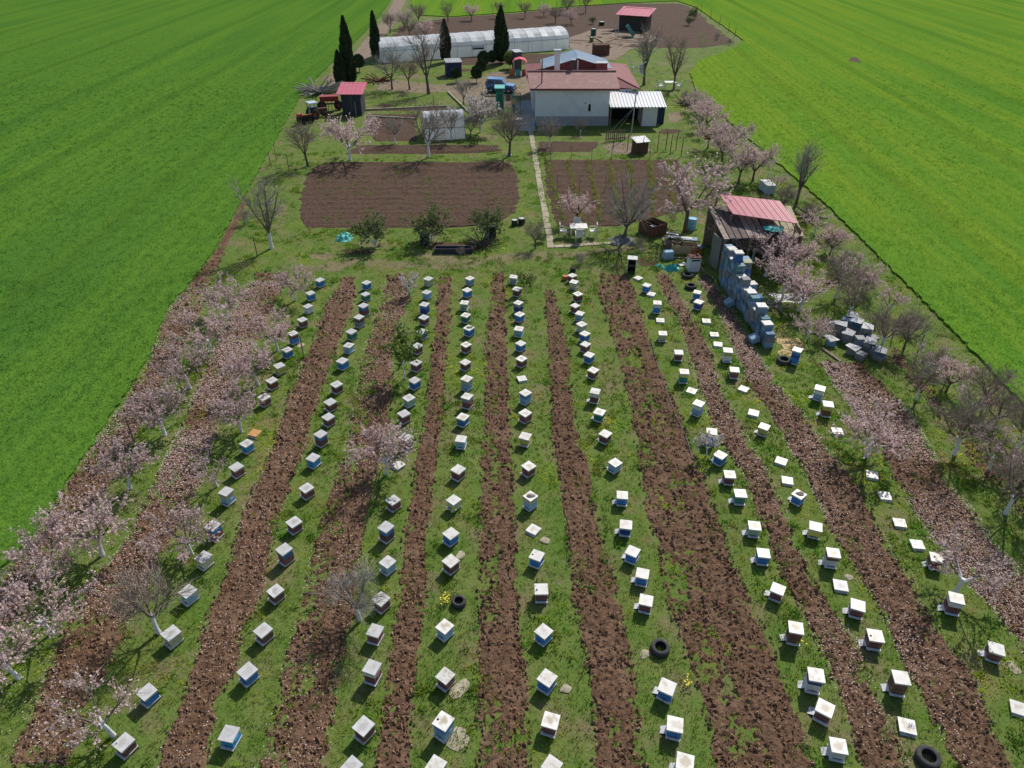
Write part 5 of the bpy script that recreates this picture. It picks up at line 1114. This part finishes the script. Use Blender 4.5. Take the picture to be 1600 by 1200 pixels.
# old tractor with white cab roof, red seed drill, orange harrow
def wheel(mb_par, c, r, w, m=M_rubber):
    o = MB().lathe([(.45*r,-w/2),(.9*r,-w/2),(r,-w*.3),(r,w*.3),(.9*r,w/2),(.45*r,w/2)], 18, c, axis='Y', closed=True).build('wheel', m, mb_par, True)
    MB().lathe([(0,-w*.2),(.45*r,-w*.35),(.45*r,w*.35),(0,w*.2)], 12, c, axis='Y').build('rim', M_red, o)
root = thing('old_tractor', 'old tractor with pale blue cab roof beside the log heap', 'tractor', G(495,184), math.radians(35))
root.scale = (.75,.75,.75); MB().box((.75,0,.85),(1.4,.5,.5)).build('bonnet', M_rust, root); MB().box((-.4,0,.8),(.9,.7,.5)).build('body', M_metal, root); MB().slab([(-.95,-.65,2.0),(.2,-.65,2.0),(.2,.65,2.0),(-.95,.65,2.0)], .1).build('cab_roof', mat('tractor_roof',(.45,.53,.62),(.4,.47,.56)), root)
for x in (-.85,.1):
    for y in (-.55,.55): MB().box((x,y,1.4),(.06,.06,1.1)).build('cab_post', M_black, root)
MB().box((-.38,0,1.2),(.85,.9,.5)).build('cab_glass', M_glass, root)
for y in (-.7,.7): wheel(root, (-.45,y,.62), .62, .35); wheel(root, (1.15,y*.8,.36), .36, .22)
MB().tube([(1.1,.15,1.1),(1.1,.15,1.7)], .035, 6).build('exhaust', M_black, root)
root = thing('seed_drill', 'red farm implement with rounded hopper behind the tractor', 'farm machine', G(517,172), math.radians(10))
MB().prism([(-.9,-.35,.9),(.9,-.35,.9),(.9,-.5,1.4),(-.9,-.5,1.4)], (0,.8,0)).build('hopper', M_red, root); MB().box((0,0,.6),(1.9,.12,.12)).build('frame', M_rust, root)
for x in (-.8,.8): wheel(root, (x,0,.45), .45, .2)
for x in (-.5,-.17,.17,.5): MB().tube([(x,-.3,.9),(x,-.5,.1)], .03, 5).build('tine', M_rust, root)
root = thing('disc_harrow', 'orange disc harrow parked at the crop field edge', 'farm machine', G(477,193), math.radians(40))
MB().box((0,0,.7),(1.6,.14,.14)).build('frame', M_orange, root); MB().box((.0,.5,.7),(.14,1.1,.14)).build('drawbar', M_orange, root); MB().box((-.5,-.1,.85),(.4,.4,.25)).build('weight_box', M_red, root)
for k in range(6): MB().lathe([(0,-.03),(.38,.0),(.40,.01),(0,0)], 14, (-.7+.28*k,-.1,.40), axis='X').build('disc', M_black, root)
# far work yard pieces
drum(927,56,.4,1.0,mat('dark_teal_paint',(.03,.10,.09),(.02,.07,.06)),'dark green drum on the far work yard','drum','drum'); drum(940,40,.45,.6,M_black,'black tub behind the far work yard','tub','tub'); drum(924,66,.3,.7,M_shrub,'mossy barrel at the far work yard edge','barrel','barrel')
root = thing('ladder_board', 'grey ladder leaning on the far animal shelter', 'ladder', G(964,58), 0)
for x in (-.22,.22): MB().tube([(x,0,0),(x,1.0,2.0)], .04, 5).build('rail', M_metal, root)
for k in range(7): MB().tube([(-.22,(k+.5)/7,(k+.5)*2/7),(.22,(k+.5)/7,(k+.5)*2/7)], .025, 5).build('rung', M_metal, root)
root = thing('round_feeder', 'green tilted round feeder next to the far animal shelter', 'feeder', G(982,58)); o = MB().lathe([(.9,0),(.95,.5),(.9,.5),(.85,.05),(0,.05)], 20).build('tub', mat('green_tub',(.10,.30,.24),(.08,.24,.2)), root); o.rotation_euler.y = .9; o.location.z = .75
# hose along the strip
hosep = [(1017,533),(1024,560),(1031,585),(1040,608),(1047,630),(1058,655),(1068,675),(1077,700),(1081,718)]
o = MB().tube([G(*q)+Vector((0,0,.03)) for q in hosep], .03, 6).build('irrigation_hose', M_black); tag(o, 'black irrigation hose along the edge of the tilled strip', 'hose')
# survey hole in lighter crop field
o = MB().slab([G(1326,95,HF+.01), G(1346,98,HF+.01), G(1340,90,HF+.01), G(1330,89,HF+.01)][::1], .03).build('bare_patch', M_soil2); tag(o, kind='structure')
# daffodils
for i, (px, py) in enumerate([(694,943),(706,803),(1070,1071),(1030,455),(1247,1010)]):
    root = thing('daffodil_clump', ['yellow daffodil clump beside the old tyre','small yellow flower tuft below a cream hive','yellow flower tuft right of a blue hive on the fourth row','yellow flower tuft near the garden end of the third hive row','yellow flower tuft between two hives of the third row'][i], 'flowers', G(px, py))
    rr = random.Random(i); n = 26 if i == 0 else 10
    mb = MB(); mf = MB()
    for k in range(n):
        a = rr.uniform(0,6.28); r_ = rr.uniform(0,.16); h = rr.uniform(.15,.3); b = Vector((r_*math.cos(a), r_*math.sin(a), 0)); t = b+Vector((rr.uniform(-.06,.06), rr.uniform(-.06,.06), h))
        mb.add([b+Vector((-.008,0,0)), b+Vector((.008,0,0)), t], [(0,1,2)])
        mf.add([t+Vector((math.cos(q)*.028, math.sin(q)*.028, .01*(-1)**j)) for j, q in enumerate(np.linspace(0,2*math.pi,6,endpoint=False))], [(0,1,2,3,4,5)])
    mb.build('stems', M_leaf, root); mf.build('petals', M_yel, root)
# mauve mark on one lid is a dried flower sprig
q = G(1424,1135,.14); mb = MB()
for k in range(7):
    a = k*.9; mb.add([(0,0,0),(.09*math.cos(a)+.02,.09*math.sin(a),.006),(.09*math.cos(a+.25),.09*math.sin(a+.25),.006)], [(0,1,2)])
o = mb.build('flower_sprig', mat('purple_petal',(.20,.12,.38),(.15,.09,.3))); o.location = (q.x, q.y, .142); tag(o, 'purple flower sprig lying on a low white lid', 'flower')

# ------------------------------------------------------------------ grass, crop, clods, petals (uncountable)
def field_x(py):
    l = np.array([(y, x) for x, y in FIELD_L[::-1]], float); l = l[np.argsort(l[:,0])]
    r = np.array([(y, x) for x, y in FIELD_R[12:]], float)
    return np.interp(py, l[:,0], l[:,1]), np.interp(py, r[:,0], r[:,1])
def blades(P, nb, hmin, hmax, w, spread, tint, seed, zoff=0.0, lean=.6):
    rg = np.random.default_rng(seed); n = len(P); B = np.repeat(P, nb, 0); T = np.repeat(tint, nb, 0); m = n*nb
    a = rg.random(m)*2*np.pi; r = spread*np.sqrt(rg.random(m)); B = B + np.stack([r*np.cos(a), r*np.sin(a), np.full(m, zoff)], 1)
    h = rg.uniform(hmin, hmax, m); la = rg.random(m)*2*np.pi; ll = rg.random(m)*lean*h
    tip = B + np.stack([ll*np.cos(la), ll*np.sin(la), h], 1)
    wa = rg.random(m)*2*np.pi; W = np.stack([np.cos(wa), np.sin(wa), np.zeros(m)], 1)*(w*rg.uniform(.6,1.3,m))[:,None]
    V = np.stack([B-W, B+W, tip], 1).reshape(-1, 3)
    T = T*rg.uniform(.75, 1.25, m)[:,None]
    return V, np.arange(3*m).reshape(-1, 3), np.repeat(T, 3, 0)
def sample(y0, y1, dens, seed, xpad=1.0):
    rg = np.random.default_rng(seed); hw = .73*((y1*CS+HC*SN))+xpad; n = int(dens*(y1-y0)*2*hw)
    x = rg.uniform(-hw, hw, n); y = rg.uniform(y0, y1, n); px, py = pix(x, y)
    k = (px > -40) & (px < 1640); return x[k], y[k], px[k], py[k]
GB = [(8.5,14,75),(14,20,60),(20,28,42),(28,38,26),(38,55,18),(55,95,9)]
VV = []; FF = []; TT = []; off = 0
for i, (a, b, den) in enumerate(GB):
    x, y, px, py = sample(a, b, den, 900+i); L, Rr = field_x(py)
    k = (px > L+2) & (px < Rr-2); x, y, px, py = x[k], y[k], px[k], py[k]
    k = ~in_soil(x, y)
    k &= ~((x > 1.5) & (x < 15) & (y > 67.2) & (y < 90))
    lush = .45*vnoise(.8*x-.6*y, .6*x+.8*y, 1.5, 31)+.35*vnoise(x, y, .5, 32)+.2*vnoise(.6*x+.8*y, .8*x-.6*y, .2, 33)
    k &= NR.random(len(x)) < np.clip(.25+1.3*lush, 0, 1)
    x, y, lush = x[k], y[k], lush[k]
    yel = np.clip((vnoise(.8*x-.6*y, .6*x+.8*y, 1.3, 41)*.7+.3*vnoise(x, y, .3, 43)-.52)*4, 0, 1); dry = np.clip((vnoise(.6*x+.8*y, -.8*x+.6*y, .9, 42)*.7+.3*vnoise(x, y, .25, 44)-.60)*5, 0, 1)
    t = np.stack([.82+yel*1.25+dry*1.0, .82+.70*yel+.15*dry, .85+dry*1.0], 1)*(.40+1.15*lush)[:,None]
    V, F, T = blades(np.stack([x, y, np.where(in_any(x, y), .045, 0.0)], 1), 5 if b < 38 else 4, .03, .13 if b < 60 else .16, .011 if b < 28 else .02, .09 if b < 38 else .16, t, 950+i)
    VV.append(V); FF.append(F+off); TT.append(T); off += len(V)
tag(link('grass', np_mesh('grass', np.concatenate(VV), np.concatenate(FF), [M_blade], attr=np.concatenate(TT))), 'short spring grass growing between the hives and trees', 'grass', kind='stuff')
VV = []; FF = []; TT = []; off = 0
for i, (a, b, den) in enumerate([(12,24,26),(24,36,18),(36,55,10),(55,85,5),(85,130,2.6)]):
    x, y, px, py = sample(a, b, den, 700+i); L, Rr = field_x(py)
    k = ((px < L-1) | (px > Rr+1)) & (NR.random(len(x)) < np.clip((128-y)/50, 0, 1)); x, y = x[k], y[k]
    big = vnoise(x, y, 3.0, 51); t = np.stack([.8+.4*big, .85+.3*big, np.full(len(x), .9)], 1)*np.where(x < 0, .80, 1.05)[:,None]*(.88+.3*vnoise(x+.02*y, y, 2.2, 52)*vnoise(x, y*.04, 1.1, 53)+.18*vnoise(x, y*.03, .8, 54))[:,None]*np.stack([np.where(x < 0, .92, 1.0), np.ones(len(x)), np.where(x < 0, 1.5, 1.0)], 1)
    V, F, T = blades(np.stack([x, y, np.zeros(len(x))], 1), 6, .08, .20, .013 if b < 36 else (.022 if b < 80 else .035), .12 if b < 36 else .22, t, 750+i, HF-.05, .9)
    VV.append(V); FF.append(F+off); TT.append(T); off += len(V)
tag(link('crop', np_mesh('crop', np.concatenate(VV), np.concatenate(FF), [M_crop], attr=np.concatenate(TT))), 'dense young green cereal crop on both sides of the apiary', 'crop', kind='stuff')
# clods
x = []; y = []
for i, (a, b, den) in enumerate([(8.5,16,130),(16,26,70),(26,40,30)]):
    X, Y, px, py = sample(a, b, den, 800+i); k = in_soil(X, Y, .02); x.append(X[k]); y.append(Y[k])
x = np.concatenate(x); y = np.concatenate(y); n = len(x)
base = np.array([(1,0,0),(-.5,.87,0),(-.5,-.87,0),(.2,.1,.8),(0,0,-.5)]); fc = np.array([(0,1,3),(1,2,3),(2,0,3),(1,0,4),(2,1,4),(0,2,4)])
s = NR.gamma(2.4, .0125, n)+.012; s = np.minimum(s, .085)*np.where(y < 16, 1, np.where(y < 26, 1.15, 1.4))
V = base[None]*s[:,None,None]*NR.uniform(.55,1.4,(n,5,3)); an = NR.random(n)*6.28
c_, s_ = np.cos(an)[:,None], np.sin(an)[:,None]; V = np.stack([V[:,:,0]*c_-V[:,:,1]*s_, V[:,:,0]*s_+V[:,:,1]*c_, V[:,:,2]], 2)
V += np.stack([x, y, .02+s*.3], 1)[:,None]; F = (fc[None]+5*np.arange(n)[:,None,None]).reshape(-1,3)
tag(link('soil_clods', np_mesh('soil_clods', V.reshape(-1,3), F, [M_clod], attr=np.repeat(NR.uniform(.65,1.35,(n,1))*np.array([[1,1,1]]), 5, 0))), 'loose brown clods on the tilled strips', 'soil', kind='stuff')
# fallen petals
PD = {'petal_l': 420, 'petal_r': 420, 's8': 260, 's7': 130, 'edge': 220, 's1': 70, 's2': 90, 'far_r': 60}
P = []
for i, (nme, den) in enumerate(PD.items()):
    X, Y, px, py = sample(8.5, 36, den, 820+i); a, b = edges(nme, py); r = STRIPS[nme]
    k = (py > r[0][0]) & (py < r[-1][0]) & (px > a-3) & (px < b+3) & (NR.random(len(X)) < np.clip(1.6*vnoise(X, Y, 1.8, 61)-.2, 0, 1)*(1 if nme in ('petal_l','petal_r','edge') else .8)); P.append(np.stack([X[k], Y[k]], 1))
for (tx, ty, sc) in TREES_XY[:10]:
    if ty < 40:
        q = NR.normal(0, .8, (150, 2)); P.append(q+np.array([tx, ty]))
P = np.concatenate(P); n = len(P); s = NR.uniform(.006,.015,n)*np.where(P[:,1] > 20, 1.25, 1)
an = NR.random(n)*6.28; u = np.stack([np.cos(an), np.sin(an), NR.uniform(-.4,.4,n)], 1)*s[:,None]; v = np.stack([-np.sin(an), np.cos(an), NR.uniform(-.4,.4,n)], 1)*s[:,None]
c = np.stack([P[:,0], P[:,1], NR.uniform(.05,.085,n)], 1)
V = np.stack([c-u-v, c+u-v, c+u+v, c-u+v], 1).reshape(-1,3)
tag(link('fallen_petals', np_mesh('fallen_petals', V, np.arange(4*n).reshape(-1,4), [M_petal])), 'fallen pink petals littering the strips under the trees', 'petals', kind='stuff')
# weedy vine rows on the dug plot
P = []
for k in range(7):
    a_, b_ = G(855+32*k, 252), G(880+30*k-8*(k > 3), 346); t_ = np.linspace(0, 1, 90); 
    P.append(np.stack([a_.x+(b_.x-a_.x)*t_+NR.normal(0,.09,90), a_.y+(b_.y-a_.y)*t_, np.full(90, .03)], 1)[NR.random(90) < .75])
P = np.concatenate(P); n = len(P); V, F, T = blades(P, 14, .08, .32, .018, .16, np.stack([NR.uniform(.8,1.5,n), NR.uniform(.6,.95,n), NR.uniform(.9,1.8,n)], 1), 861, 0, .8)
tag(link('vine_row_weeds', np_mesh('vine_row_weeds', V, F, [M_blade], attr=T)), 'dry weedy rows running down the dug vine plot', 'weeds', kind='stuff')
# leafy weeds on the strips and lush tufts
X, Y, px, py = sample(8.5, 60, 9, 840); L, Rr = field_x(py); k = (px > L+6) & (px < Rr-6)
X, Y = X[k], Y[k]; k = (.7*vnoise(.8*X-.6*Y, .6*X+.8*Y, 1.2, 71)+.3*vnoise(X, Y, .4, 72) > .60) & ~((X > 1.5) & (X < 15) & (Y > 67)) & (~in_soil(X, Y) | (NR.random(len(X)) < .25)); X, Y = X[k], Y[k]; n = len(X)
t = np.stack([NR.uniform(.45,1.25,n), NR.uniform(.65,1.1,n), NR.uniform(.6,1,n)], 1)
V, F, T = blades(np.stack([X, Y, np.zeros(n)], 1), 16, .05, .17, .022, .17, t, 841, 0, 1.3)
tag(link('weeds', np_mesh('weeds', V, F, [M_blade], attr=T)), 'broad-leaved weed tufts scattered over grass and strips', 'weeds', kind='stuff')
